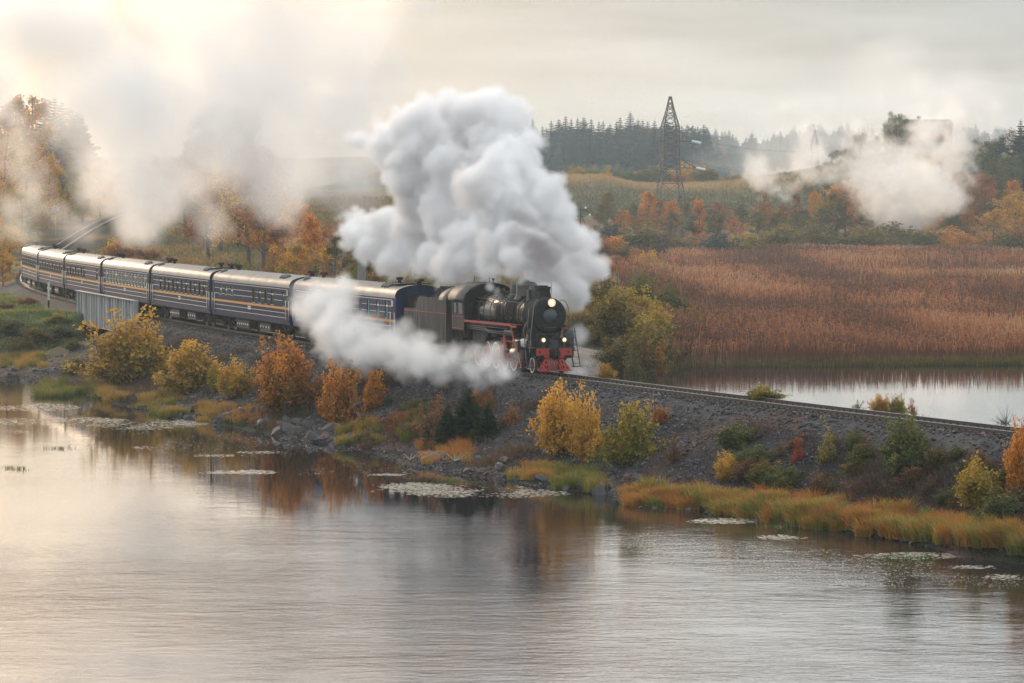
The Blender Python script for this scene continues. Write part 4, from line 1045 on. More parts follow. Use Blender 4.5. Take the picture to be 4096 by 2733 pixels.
def blades(name,centers,hts,nper,rg,width=.02,spread=.25,lean=.45,tint=None,tv=.18,seg=3):
    """curved grass blades around the given ground points, one mesh"""
    C=np.repeat(np.asarray(centers,float),nper,axis=0); h=np.repeat(np.asarray(hts,float),nper)*rg.uniform(.5,1.15,len(C)); n=len(C)
    a=rg.uniform(0,2*math.pi,n); r=spread*np.sqrt(rg.uniform(0,1,n)); b0=C+np.stack([np.cos(a)*r,np.sin(a)*r,np.zeros(n)],1)
    a2=a+rg.normal(size=n)*.9; L=lean*h*rg.uniform(.1,1.2,n)*np.clip(r/spread+.25,0,1.2); d=np.stack([np.cos(a2),np.sin(a2),np.zeros(n)],1)
    pr=rg.uniform(0,2*math.pi,n); side=np.stack([np.cos(pr),np.sin(pr),np.zeros(n)],1)*width*rg.uniform(.6,1.3,n)[:,None]
    rows=[]
    for k in range(seg+1):
        t=k/seg; c=b0+d*(L*t**1.8)[:,None]+np.stack([0*h,0*h,h*(t-.22*t**2.5*lean*2)],1); w=(1-t)**.7 if k<seg else 0.04
        rows.append(c-side*w); rows.append(c+side*w)
    V=np.stack(rows,1); m=2*(seg+1); base=np.arange(n)[:,None]*m
    F=np.concatenate([base+np.array([[2*k,2*k+1,2*k+3,2*k+2]]) for k in range(seg)],1).reshape(-1,4)
    tt=np.repeat(tint if tint is not None else np.full(len(centers),.5),nper)+rg.normal(size=n)*tv
    at=np.repeat(tt,seg); at=at+np.tile(np.linspace(-.10,.16,seg),n)
    return mesh_np(name,V.reshape(-1,3),F,4,None,False,{'tint':('FACE','FLOAT',np.clip(at,0,1))})
def setmat(o,mat):
    if not o.data.materials: o.data.materials.append(None)
    o.material_slots[0].link='OBJECT'; o.material_slots[0].material=mat
def plant(name,proto,parts,x,y,z,wid,hgt,mats,label,cat,group=None,rz=None):
    root=empty(name,(x,y,z),random.uniform(0,6.28) if rz is None else rz,(wid,wid,hgt)); tag(root,label,cat,group)
    for me,pn,mt in zip(proto,parts,mats):
        o=link(pn,me,root); setmat(o,mt)
    return root
BU=[bush_proto(11,70,8500,leaf=.034,lump=.35),bush_proto(12,60,7500,leaf=.036,lump=.5,taper=1.2),bush_proto(13,46,5000,leaf=.036,lump=.6,bare=.15,taper=.8),
    bush_proto(14,80,9000,leaf=.030,lump=.3)]
BS=[bush_proto(21,26,650,leaf=.036,lump=.6,bare=.1,taper=1.5,w=.8),bush_proto(22,30,1100,leaf=.034,lump=.7,bare=.05,taper=1.4)]
BT=[bush_proto(31,34,40,leaf=.02,lump=.6,taper=1.4)]
TB=[tree_proto(41,'birch',7000,.015),tree_proto(42,'birch',6000,.016),tree_proto(43,'round',7500,.016),tree_proto(44,'round',9000,.014),tree_proto(45,'slim',4000),tree_proto(46,'round',900)]
TC=[conifer_proto(51),conifer_proto(52,width=.20,ragged=.5),conifer_proto(53,width=.14,ragged=.4),conifer_proto(54,width=.23,ragged=.25)]
for st,fo in BU+BS+BT+TB+TC: pass
def bush_at(px,py,top,wpx,k,label,cat='bush',proto=BU,name='autumn_bush',group=None,Y=None,bark=M_bark,sink=.1):
    """a bush whose foot shows at pixel px,py and whose top shows at pixel row top"""
    if Y is None: x,y,z=GY(px,py)
    else:
        x,y,_=P(px,py,Y); z=HH(x,y)
    s=SC(y); h=max(.4,(P(px,top,y)[2]-z)); w=wpx/s
    i=len([o for o in bpy.data.objects if o.name.startswith(name)])
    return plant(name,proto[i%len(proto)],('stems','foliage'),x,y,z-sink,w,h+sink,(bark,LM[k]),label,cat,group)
near=[(530,1535,1235,350,'yellow','largest yellow willow bush, rounded, at the foot of the grey bridge girder'),
(780,1560,1325,270,'yellow','low yellow bush between the bridge willow and the orange bushes'),
(945,1600,1412,175,'yellow','small ochre bush on rubble left of the bright orange bush'),
(1140,1650,1312,270,'orange','tall bright orange bush in front of the drifting steam'),
(1350,1700,1440,170,'orange','ragged orange bush with bare twigs under the steam'),
(1495,1640,1455,120,'orange','small orange bush right of the ragged orange one'),
(1745,1790,1560,180,'brown','dead greyish brown bush in the middle of the embankment'),
(2240,1830,1495,240,'gold','tall golden yellow sapling in front of the locomotive wheels'),
(2350,1850,1570,150,'gold','golden bush with larger leaves grown into the tall golden sapling'),
(2510,1860,1565,240,'ygreen','yellow green bush right of the golden saplings'),
(2945,1810,1670,170,'green','grey green bush high on the bare gravel slope'),
(2910,1925,1795,120,'yellow','small bright yellow bush at the foot of the grey green bush'),
(3620,1900,1650,250,'green','broad dark green bush on the slope under the rails at right'),
(3440,1880,1760,160,'green','low green bush below the row of sparse saplings at right'),
(3930,2060,1800,260,'ygreen','green and yellow bush near the right end of the bank'),
(4085,1990,1640,130,'orange','orange leaved birch sapling at the right edge of the bank'),
(4010,2110,1960,220,'green','dark green bush low on the bank at the far right'),
(2430,1525,1440,85,'gold','small yellow bush beyond the rails beside the rear lake'),
(3060,1605,1528,190,'ygreen','pale yellow green bush beyond the rails at the middle of the rear lake'),
(3520,1658,1568,90,'gold','yellow bush beyond the rails left of the red stemmed sapling'),
(3590,1662,1575,80,'ygreen','green and yellow bush beyond the rails touching the red sapling'),
(300,1500,1420,120,'olive','dull green bush on the water edge left of the largest yellow willow'),
]
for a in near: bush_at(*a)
for a in [(1625,1500,1375,80,'red','slender red rowan sapling standing against the white steam'),
(3310,1860,1660,130,'ygreen','sparse sapling with pale orange tip leaves right of the gravel slope'),
(3650,1672,1565,80,'red','red leaved sapling beyond the rails against the rear lake'),
(1960,1650,1540,120,'rust','low rusty bush right of the dark spruce'),
(1790,1560,1490,70,'brown','thin brown sapling under the edge of the steam'),
(3190,1850,1700,90,'red','thin dark red shrub on the dark slope'),
(3460,1850,1690,110,'brown','thin brown shrub between two green bushes on the dark slope'),
(2700,1850,1700,100,'brown','withered brown shrub beside the bare gravel chute'),
(3430,1645,1585,80,'olive','thin olive shrub beyond the rails left of the yellow bush')]:
    bush_at(*a,proto=BS,name='sapling',cat='sapling')
for a in [(2840,1592,1500,70,'brown','bare brown twigs beyond the rails beside the rear lake'),
(4020,1700,1590,110,'brown','bare grey twigs beyond the rails near the right edge'),
(3700,1680,1630,70,'brown','low dry twigs right of the red sapling beyond the rails'),
(2740,1575,1545,80,'brown','low dry stalks beyond the rails left of the bare brown twigs')]:
    bush_at(*a,proto=BT,name='bare_shrub',cat='shrub')
rr0=random.Random(77)
for i in range(40):
    px=rr0.uniform(2960,4090); py=rr0.uniform(1740,1970)+(px-2960)*.10; hh=rr0.uniform(60,120)
    bush_at(px,py,py-hh,rr0.uniform(90,170),rr0.choice(['green','green','brown','olive','brown']),'dark green or brown undergrowth bush on the shaded slope at right',proto=BU if i%2 else BS,name='undergrowth_bush',group='undergrowth on the right slope')
for i in range(22):
    px=rr0.uniform(1440,2120); py=rr0.uniform(1620,1800); hh=rr0.uniform(50,110)
    bush_at(px,py,py-hh,rr0.uniform(70,150),rr0.choice(['brown','brown','rust','olive','green']),'brown undergrowth bush on the slope below the locomotive',proto=BS if i%3 else BU,name='undergrowth_bush',group='undergrowth below the locomotive')
for i,(px,py,top,w,k) in enumerate([(40,1330,1265,170,'green'),(150,1370,1300,150,'olive'),(250,1350,1290,140,'green'),(90,1410,1345,120,'olive'),(230,1290,1250,110,'ygreen'),(300,1400,1350,90,'olive'),(10,1240,1200,120,'brown'),(110,1215,1185,110,'rust')]):
    bush_at(px,py,top,w,k,'low '+{'green':'green','olive':'olive','ygreen':'yellow green','brown':'brown','rust':'rusty'}[k]+' bush on the grassy bank left of the bridge',proto=BU,name='bank_bush',group='bushes on the left bank')
for i,(px,py,top,w,k,lab) in enumerate([(1070,1560,1480,110,'rust','rusty bush behind the bright orange bush near the ballast'),(1420,1620,1520,90,'gold','sparse golden shoots between the two orange bushes'),(870,1570,1440,90,'ygreen','narrow yellow green bush between the low yellow and the ochre bush'),(1290,1660,1560,100,'brown','brown thin bush right of the bright orange bush'),(2640,1700,1620,80,'rust','thin rusty shrub beside the yellow green bush'),(1190,1560,1400,90,'orange','upper shoots of orange leaves behind the bright orange bush'),(1670,1700,1600,100,'olive','olive bush on the slope left of the dead bush'),(2050,1700,1600,110,'rust','rusty scrub below the front wheels of the locomotive')]):
    bush_at(px,py,top,w,k,lab,proto=BS if i%2 else BU,name='slope_bush')
# young spruces on the slope
for px,py,top,w,lab in [(1870,1770,1540,150,'broad dark green young spruce on the embankment below the steam'),(1790,1800,1600,90,'small spruce touching the left side of the broad spruce'),(1950,1760,1600,90,'small spruce touching the right side of the broad spruce'),
    (1915,1545,1450,50,'thin spruce top standing out against the steam'),(1885,1560,1480,36,'second thin spruce leader against the steam')]:
    x,y,z=GY(px,py); s=SC(y); h=P(px,top,y)[2]-z
    plant('young_spruce',TC[3 if w>60 else 1],('trunk','crown'),x,y,z-.05,w/s*2.2 if w>60 else w/s*2.6,h,(M_bark,LM['spruce']),lab,'young spruce')
# bushes and trees behind the line
def tree_at(px,top,Y,k,proto,label,cat='tree',name='birch_tree',bark=M_birch,wf=1.0,group=None,hpx=None):
    x=P(px,1000,Y)[0]; z=HH(x,Y); h=P(px,top,Y)[2]-z
    return plant(name,proto,('trunk','crown'),x,Y,z-.1,h*wf,h,(bark,LM[k]),label,cat,group)
rr=random.Random(5)
# olive thicket behind the locomotive
for i,(px,top,Y,w,k,lab) in enumerate([(2330,1235,303,170,'olive','dark olive bush right behind the smokebox'),(2470,1120,300,230,'olive','tall olive bush in the thicket behind the locomotive'),(2600,1180,306,220,'ygreen','yellowish bush at the right side of the thicket behind the locomotive'),
 (2420,1080,330,200,'olive','olive and orange bush at the top of the thicket behind the locomotive'),(2560,1085,345,200,'green','green bush at the top of the thicket, beside the reeds'),(2660,1160,350,150,'olive','dark bush jutting into the reeds'),(2290,1200,315,160,'ygreen','bush half hidden by the steam right of the chimney'),
 (2500,1260,300,190,'olive','lower olive bush at the front of the thicket'),(2440,1290,306,150,'ygreen','low yellowish bush above the bare sandy ground'),(2640,1290,297,140,'olive','low olive bush where the thicket meets the reeds')]):
    x=P(px,1000,Y)[0]; z=HH(x,Y); h=P(px,top,Y)[2]-z
    plant('thicket_bush',BU[i%4],('stems','foliage'),x,Y,z-.2,w/SC(Y)*1.1,h+.2,(M_bark,LM[k]),lab,'bush',group='thicket behind the locomotive')
for i,(px,top,Y,k) in enumerate([(2400,945,640,'rust'),(2450,930,680,'orange'),(2510,960,640,'olive'),(2560,985,620,'rust'),(2600,1000,600,'gold'),(2470,1010,560,'rust'),(2540,1050,480,'olive'),(2420,1020,520,'orange'),(2600,1090,440,'olive'),(2640,1040,560,'ygreen'),(2360,990,600,'olive')]):
    tree_at(px,top,Y,k,BU[i%4],'low '+{'rust':'rusty','orange':'orange','olive':'olive','gold':'golden','ygreen':'yellow green'}[k]+' bush along the left edge of the reed bed',cat='bush',name='reed_edge_bush',bark=M_bark,wf=1.5,group='bushes at the left edge of the reeds')
for i,(px,top,Y,w,k,lab) in enumerate([(2700,1270,318,170,'olive','rounded olive bush, outermost of the thicket at the reeds'),(2640,1200,340,200,'green','dark green bush in the right half of the thicket'),(2480,1200,312,220,'olive','broad olive bush in the middle of the thicket'),(2560,1310,293,180,'olive','dark bush at the foot of the thicket above the reeds'),(2350,1130,345,160,'rust','rusty bush at the top left of the thicket beside the plume')]):
    x=P(px,1000,Y)[0]; z=HH(x,Y); h=P(px,top,Y)[2]-z
    plant('thicket_bush',BU[(i+1)%4],('stems','foliage'),x,Y,z-.2,w/SC(Y)*1.1,h+.2,(M_bark,LM[k]),lab,'bush',group='thicket behind the locomotive')
for i,(px,top,Y,w,k,lab) in enumerate([(2760,1215,335,120,'olive','small olive bush at the outer tip of the thicket in the reeds'),(2520,1130,322,200,'ygreen','yellow green bush high in the middle of the thicket'),(2420,1190,306,190,'olive','olive bush beside the plume in the thicket'),(2590,1240,298,190,'ygreen','wide yellow green bush in front of the thicket'),(2700,1340,305,130,'olive','low bush at the lower right corner of the thicket'),(2470,1340,292,150,'olive','low olive bush above the pond edge of the thicket'),(2620,1370,293,150,'rust','rusty low bush on the pond edge under the thicket'),(2540,1400,289,140,'olive','low bush touching the water below the thicket'),(2680,1110,350,140,'green','green bush at the upper right of the thicket')]):
    x=P(px,1000,Y)[0]; z=HH(x,Y); h=P(px,top,Y)[2]-z
    plant('thicket_bush',BU[(i+2)%4],('stems','foliage'),x,Y,z-.2,w/SC(Y)*1.15,h+.2,(M_bark,LM[k]),lab,'bush',group='thicket behind the locomotive')
for i,(px,top,Y,k) in enumerate([(3850,600,930,'fir'),(3930,560,945,'green'),(4000,540,950,'fir'),(4080,470,960,'fir'),(3960,640,925,'olive'),(4040,620,930,'green'),(3300,640,940,'olive'),(3410,600,950,'green'),(3480,560,955,'fir')]):
    tree_at(px,top,Y,k,TB[3 if i%2 else 2] if i!=3 else TC[1],'dark tree on the wooded ridge at the right of the picture',name='ridge_tree',bark=M_bark,wf=.95,group='dark trees on the right ridge')
# shrubs standing just behind the coaches
for i in range(26):
    px=830+i*33+rr.uniform(-10,10); Y=rr.uniform(300,345); top=1045+22*math.sin(i*1.3)+rr.uniform(-22,22)+max(0,px-1350)*.05
    if px>1560: continue
    x=P(px,1000,Y)[0]; z=HH(x,Y); h=max(1.2,P(px,top,Y)[2]-z)
    plant('green_shrub',BU[(i*7)%4],('stems','foliage'),x,Y,z-.2,rr.uniform(90,130)/SC(Y),h,(M_bark,LM[rr.choice(['olive','green','olive','brown'])]),'olive green shrub in the hedge-like row just behind the coaches','shrub',group='row of shrubs behind the coaches')
# left hill: autumn shrubs around the climbing rails
for i in range(70):
    Y=rr.uniform(425,720); px=rr.uniform(-60,820); x=P(px,1000,Y)[0]; u=float(track_u(np.array([x]),np.array([Y]))[0])
    if abs(u)<3.8+ (Y-420)*.012+2 : continue
    z=HH(x,Y); h=rr.uniform(1.2,3.6); w=h*rr.uniform(1.1,1.8)
    if u<0 and u>-14 and Y>500: h*=.6
    plant('hill_shrub',BU[i%4] if i%3 else BS[1],('stems','foliage'),x,Y,z-.15,w,h,(M_bark,LM[rr.choice(['ygreen','yellow','gold','rust','brown','olive'])]),'autumn shrub on the slope beside the climbing rails at left','shrub',group='shrubs on the left slope')
# left hill trees
for i,(px,top,Y,k,pi,wf) in enumerate([(60,385,640,'orange',3,.9),(130,375,655,'gold',2,.9),(-20,400,630,'orange',2,1),(20,520,560,'gold',3,1.0),(110,560,575,'orange',2,1.0),(200,620,600,'gold',3,1.0),(280,640,620,'olive',2,1.0),(-10,700,520,'gold',2,1),(90,760,500,'ygreen',3,1.1),
    (400,640,640,'gold',3,1),(330,700,600,'ygreen',2,1),(470,690,650,'olive',3,1),(560,640,600,'rust',2,1),(640,620,560,'ygreen',3,1),(740,560,540,'rust',2,.9),(880,400,500,'rust',0,1.0),(950,430,510,'orange',1,1),(830,520,480,'rust',3,.9),(990,560,470,'gold',2,1),(1060,600,440,'rust',0,1),
    (40,900,450,'gold',2,1.2),(-30,860,440,'yellow',3,1.2),(10,1010,415,'gold',3,1.3)]):
    tree_at(px,top,Y,k,TB[pi],'autumn tree on the left hill, glowing in the warm haze' if px<350 else 'autumn tree showing faintly through the drifting smoke',name='autumn_tree',bark=M_bark,wf=wf,group='trees on the left hill' if px<350 else 'trees behind the smoke')
for i,(px,top,Y) in enumerate([(222,378,690),(250,395,700),(285,405,690),(315,425,700),(330,460,680),(180,420,700)]):
    tree_at(px,top,Y,'fir',TC[i%4],'spruce rising above the orange trees on the left hill','spruce','spruce_tree',M_bark,1.15,'spruces on the left hill')
# orange trees directly behind the middle of the train
for px,top,Y,k,pi,lab in [(1190,795,400,'orange',0,'tall orange birch behind the train left of the main plume'),(1250,860,380,'orange',3,'round orange tree behind the train'),(1120,880,390,'rust',1,'reddish birch left of the tall orange birch'),(1330,880,370,'rust',5,'nearly bare tree at the left edge of the main plume'),(1370,930,365,'olive',3,'olive tree tucked under the left edge of the plume'),
   (1190,940,360,'gold',2,'low golden tree above the coach roofs'),(1460,1020,330,'olive',2,'round olive tree behind the coach roofs right of the concrete pole')]:
    tree_at(px,top,Y,k,TB[pi],lab,name='birch_tree')
# belt of bushes and trees beyond the reeds
belt=[]
for i in range(64):
    px=2380+i*29+rr.uniform(-22,22); lane=i%3; Y=[775,810,850][lane]+rr.uniform(-12,12)
    base=[0,0,0][lane]; top=[905,850,800][lane]+rr.uniform(-45,40)
    if px>3350: top-= [10,35,70][lane]
    if 2650<px<3050 and lane==0: top=925+rr.uniform(-20,20)
    k=rr.choice(['orange','brown','rust','olive','green','ygreen','olive','fir']); 
    if 3000<px<3350 and lane<2: k=rr.choice(['olive','green','olive'])
    if px>3700: k=rr.choice(['orange','brown','rust','gold','olive'])
    tree_at(px,top,Y,k,TB[rr.choice([2,3,3,2,0])] if lane else (BU[i%4]),{'orange':'orange','gold':'golden','rust':'rusty','olive':'olive','green':'green','ygreen':'yellow green','brown':'brown','fir':'dark green'}[k]+' tree in the wood edge beyond the reed bed',name='wood_edge_tree',bark=M_bark,wf=1.15 if lane else 1.9,group='wood edge beyond the reeds')
for px,top,Y,k,pi,wf,lab in [(2590,760,830,'orange',0,.9,'orange birch left of the pylon foot'),(2480,845,800,'orange',0,1.1,'broad orange birch right of the plume'),(2680,800,830,'orange',1,.9,'tall orange birch under the left leg of the pylon'),(2795,795,800,'orange',4,1.0,'narrow orange birch with pointed crown right of the pylon'),
   (3055,720,880,'rust',4,1.0,'thin rusty birch standing alone on the meadow edge'),(2880,830,820,'rust',5,.9,'nearly bare tree right of the pointed birch'),(3180,745,860,'rust',4,1.0,'rusty birch rising into the mist'),(3260,760,860,'orange',0,.8,'orange tree left of the white steam patch'),(3370,740,880,'rust',5,.9,'thin orange leaved tree left of the white steam patch'),
   (3860,745,850,'orange',0,.9,'orange tree right of the white steam patch'),(3950,700,870,'rust',1,.9,'rusty tree high at the right side'),(4050,715,860,'orange',0,.9,'orange tree at the right edge above the reeds'),
   (3360,595,960,'green',3,.9,'dark green tree on the ridge, left of the taller pair'),(3440,530,980,'green',4,1.1,'dark slender tree beside the tall ridge trees'),(3585,450,1000,'green',3,.75,'tallest dark tree on the ridge, its crown out of the steam'),(3500,540,990,'green',2,.8,'dark tree on the ridge beside the tallest one'),
   (3900,650,950,'green',3,.9,'dark tree on the ridge right of the steam patch'),(3990,600,960,'green',2,.9,'dark green tree near the right edge of the ridge'),(4060,510,980,'brown',5,.9,'tall bare tree at the right edge'),(4095,560,970,'brown',5,.9,'second bare tree at the right edge')]:
    tree_at(px,top,Y,k,TB[pi],lab,name='ridge_tree',bark=M_bark,wf=wf)
# bushes along the top of the meadow
for i in range(34):
    px=2730+i*22+rr.uniform(-10,10); Y=rr.uniform(1090,1120); top=(700 if px<3000 else 690)+rr.uniform(-14,12)
    if 2780<px<2850: top=665
    k='olive' if 2780<px<2850 else rr.choice(['yellow','olive','rust','gold','ygreen'])
    tree_at(px,top,Y,k,BU[i%4],'ochre bush along the top of the meadow',cat='bush',name='meadow_bush',bark=M_bark,wf=1.6,group='bushes along the meadow top')
# spruce forest
tops=[(2130,470),(2170,500),(2205,475),(2235,470),(2262,458),(2285,470),(2310,465),(2335,462),(2365,470),(2395,480),(2412,478),(2440,490),(2465,480),(2480,462),(2520,442),(2552,472),(2570,474),(2590,478),(2618,475),(2640,500),(2665,470),(2690,495),(2706,488),(2725,497),(2748,492),(2770,495),(2790,500),(2814,492),(2835,530)]
for i,(px,tp) in enumerate(tops):
    tree_at(px,tp,rr.uniform(1165,1185),'fir',TC[i%4],'tall spruce on the skyline of the blue forest','spruce','forest_spruce',M_bark,1.1 if tp>455 else 1.5,'front rank of the spruce forest')
for i in range(170):
    px=2060+i*4.8+rr.uniform(-8,8); tp=575+rr.uniform(-75,80)+max(0,px-2780)*.6
    tree_at(px,tp,rr.uniform(1170,1235),'fir' if rr.random()<.86 else rr.choice(['rust','ygreen']),TC[i%4] if rr.random()<.8 else TB[3],'spruce in the mass of the blue forest','spruce','forest_spruce',M_bark,1.5,'mass of the spruce forest')
for i in range(34):
    px=2270+i*15+rr.uniform(-8,8); tp=672+rr.uniform(-26,14)
    tree_at(px,tp,rr.uniform(1140,1160),rr.choice(['olive','ygreen','gold','green']),BU[i%4],'pale bush at the foot of the blue forest','bush','forest_bush',M_bark,1.5,'bushes at the foot of the forest')
for i in range(120):
    px=2800+i*11+rr.uniform(-6,6); tp=(535 if px<3350 else 500)+18*math.sin(px*.013)+rr.uniform(-18,30); tp=tp-.045*(px-2800)*(px<3300)
    tree_at(px,tp,rr.uniform(1900,2000),'fir',TC[i%4],'distant spruce on the far ridge, pale blue with haze','spruce','distant_spruce',M_bark,1.4,'spruces on the far ridge')
for i in range(60):
    px=2830+i*22+rr.uniform(-9,9); Y=rr.uniform(1250,1450); tp=600+rr.uniform(-45,35)
    tree_at(px,tp,Y,rr.choice(['rust','olive','green','fir','olive']),TB[rr.choice([2,3])] if i%3 else TC[i%4],'misty tree between the meadow and the far ridge',name='misty_tree',bark=M_bark,wf=1.1,group='misty trees beyond the meadow')
print('veg',time.time()-T0, len(bpy.data.objects))
# ---------------------------------------------------------------- reeds, grass, weeds
rg=np.random.default_rng(99)
def hts(x,y): return np.maximum(H(x,y),WATER-.05)
def reed_field():
    # density falls off with distance, each reed a thin stalk with a drooping plume
    xs_,ys_=[],[]
    for (ya,yb,den) in ((299,330,4.6),(330,400,2.2),(400,520,1.1),(520,780,.55)):
        x0,x1=0.0,125.0; n=int((yb-ya)*(x1-x0)*den); y=rg.uniform(ya,yb,n); x=rg.uniform(x0,x1,n)
        k=(x<(y*.1367+4)); xs_.append(x[k]); ys_.append(y[k])
    x=np.concatenate(xs_); y=np.concatenate(ys_)
    z=H(x,y); shore=np.interp(x,[-30,9,14,60,300],[300,289,303,309,318])+2.5*vn(x,y,9,6)
    left=np.interp(y,[295,330,420,520,700,780],[6.5,9.5,12.0,14,27,34])+1.5*vn(x,y,8,3)
    gapm=fb(x,y,40,3,17)
    px=CX+x/y*F
    keep=(x>left)&(y>shore-1.2+3.2*vn(x,y*.3,1.7,31)+2*vn(x,y*.3,.6,32))
    # open strip of low green plants in the distance at the right
    strip=(px>3350)&(y>585)&(y<640)
    keep&=~(strip&(rg.uniform(0,1,len(x))<.8))
    x,y,z,gapm=x[keep],y[keep],np.maximum(z[keep],-4.0),gapm[keep]
    n=len(x)
    h=(1.95+.9*fb(x,y*.6,22,3,21)+.8*((CX+x/y*F>3080)&(y>640))+rg.normal(size=n)*.22)*np.where(y<312,.95,1)
    tint=.50+.9*fb(x*1.0,y*.35,14,4,22)+rg.normal(size=n)*.13
    a=rg.uniform(0,2*math.pi,n); lean=rg.uniform(0,.32,n)*h; w=np.clip(.022*y/300,.024,.06)*rg.uniform(.7,1.4,n)
    d=np.stack([np.cos(a),np.sin(a),0*a],1); pr=rg.uniform(-.9,.9,n); sd=np.stack([np.cos(pr),np.sin(pr),0*pr],1)
    B=np.stack([x,y,z],1); M=B+d*(lean*.35)[:,None]+np.stack([0*h,0*h,h*.62],1); T=B+d*lean[:,None]+np.stack([0*h,0*h,h],1)
    plume=T+d*(.18*h)[:,None]+np.stack([0*h,0*h,-.05*h],1)
    W_=sd*w[:,None]
    V=np.stack([B-W_*.8,B+W_*.8,M-W_*.8,M+W_*.8,T-W_*1.3,T+W_*1.3,plume-W_*.4,plume+W_*.4],1)
    base=np.arange(n)[:,None]*8; Fq=np.concatenate([base+np.array([[0,1,3,2]]),base+np.array([[2,3,5,4]]),base+np.array([[4,5,7,6]])],1).reshape(-1,4)
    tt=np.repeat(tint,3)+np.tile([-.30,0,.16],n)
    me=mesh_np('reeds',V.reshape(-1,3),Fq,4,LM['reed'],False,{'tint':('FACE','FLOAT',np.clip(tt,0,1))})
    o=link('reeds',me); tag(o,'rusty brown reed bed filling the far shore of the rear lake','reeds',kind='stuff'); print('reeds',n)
    # green sedge along the water's edge
    m_=1900; x=rg.uniform(6,45,m_); shore=np.interp(x,[-30,9,14,60,300],[300,289,303,309,318]); y=shore+rg.uniform(-2.2,2.0,m_)+ 0
    k=rg.uniform(0,1,m_)<np.clip((x-12)/26,.12,1); x,y=x[k],y[k]
    me=blades('sedge',np.stack([x,y,np.maximum(H(x,y),-4.05)],1),rg.uniform(.5,1.0,len(x)),7,rg,.022,.4,.6,rg.uniform(.1,.6,len(x)),seg=2)
    me.materials.append(LM['olive']); tag(link('sedge',me),'green sedge along the front edge of the reed bed','sedge',kind='stuff')
    x=rg.uniform(60,100,2600); y=rg.uniform(585,645,2600)
    me=blades('low_sedge',np.stack([x,y,H(x,y)],1),rg.uniform(.5,.9,len(x)),4,rg,.06,.6,.6,rg.uniform(.2,.7,len(x)),seg=2)
    me.materials.append(LM['grassg']); tag(link('low_sedge',me),'pale green strip inside the reed bed at the far right','sedge',kind='stuff')
reed_field()
def on_bank(n,ylo,yhi,ulo,uhi,zlo=-9,zhi=9,seed=1):
    r=np.random.default_rng(seed); y=r.uniform(ylo,yhi,n); u=r.uniform(ulo,uhi,n)
    xc=np.interp(y,_Y,_X); sl=np.interp(y,_Y[:-1],np.diff(_X)); k=np.sqrt(1+sl*sl)
    x=xc+u/k; yy=y-u*sl/k; z=H(x,yy); m=(z>zlo)&(z<zhi); return x[m],yy[m],z[m]
# loose gravel on the slope
def gravel_stones():
    x,y,z=on_bank(95000,128,300,-16,-1.3,-4.15,-.2,5)
    g=fb(x,y,9,4,13)+.10*smooth(188,172,y)+.22*smooth(186,172,y)-.4*smooth(4.4,3.2,np.abs(track_u(x,y)))
    k=rg.uniform(0,1,len(x))<np.where(g<.10,1,.12); x,y,z=x[k],y[k],z[k]; n=len(x)
    s=rg.gamma(2.0,.020,n)+.03; s=np.minimum(s,.20)
    base=np.array([[1,0,0],[-1,0,0],[0,1,0],[0,-1,0],[0,0,1],[0,0,-1]],float)
    V=base[None]*s[:,None,None]*rg.uniform(.5,1.3,(n,6,1)); an=rg.uniform(0,6.28,n); c,s_=np.cos(an),np.sin(an)
    tl=rg.normal(size=n)*.5; X=V[...,0]*c[:,None]-V[...,1]*s_[:,None]; Yv=V[...,0]*s_[:,None]+V[...,1]*c[:,None]; Zv=V[...,2]*.62+X*tl[:,None]*.5
    V=np.stack([X,Yv,Zv],-1)+np.stack([x,y,z+.01],1)[:,None,:]
    T=np.array([[0,2,4],[2,1,4],[1,3,4],[3,0,4],[2,0,5],[1,2,5],[3,1,5],[0,3,5]])
    Fq=(np.arange(n)[:,None,None]*6+T[None]).reshape(-1,3)
    m,t=newmat('gravel_stone'); at=N(t,'ShaderNodeAttribute',attribute_name='tint'); col=ramp(t,at.outputs['Fac'],[(0,(.018,.018,.020)),(.5,(.050,.050,.054)),(.85,(.12,.12,.125)),(1,(.14,.08,.06))])
    b=pbsdf(t,col,.8,.35); finish(t,b)
    me=mesh_np('gravel',V.reshape(-1,3),Fq,3,m,False,{'tint':('FACE','FLOAT',np.repeat(rg.uniform(0,1,n)**1.3,8))})
    tag(link('gravel',me),'loose grey gravel covering the slope of the railway embankment','gravel',kind='stuff'); print('gravel',n)
gravel_stones()
# dark dead weeds on the bank
x,y,z=on_bank(21000,128,285,-15,-3.0,-3.9,-.7,8)
g=fb(x,y,9,4,13)+.10*smooth(188,172,y)+.22*smooth(186,172,y); k=(g>.05)|(rg.uniform(0,1,len(x))<.05); x,y,z=x[k],y[k],z[k]
me=blades('dead_weeds',np.stack([x,y,z],1),rg.uniform(.3,.95,len(x)),12,rg,.012,.35,.8,.35+.8*fb(x,y,6,3,30)+.1,tv=.2,seg=2); me.materials.append(LM['weed'])
tag(link('dead_weeds',me),'dark withered weeds covering patches of the embankment slope','weeds',kind='stuff')
x,y,z=on_bank(4200,128,285,-15,-3.5,-3.9,-1.0,18); g=fb(x,y,9,4,13)+.12*smooth(188,172,y); k=g>.1; x,y,z=x[k],y[k],z[k]
me=blades('low_green_weeds',np.stack([x,y,z],1),rg.uniform(.15,.5,len(x)),14,rg,.02,.4,.8,rg.uniform(.0,.5,len(x)),seg=2); me.materials.append(LM['green'])
tag(link('low_green_weeds',me),'low green weeds scattered on the dark part of the slope','weeds',kind='stuff')
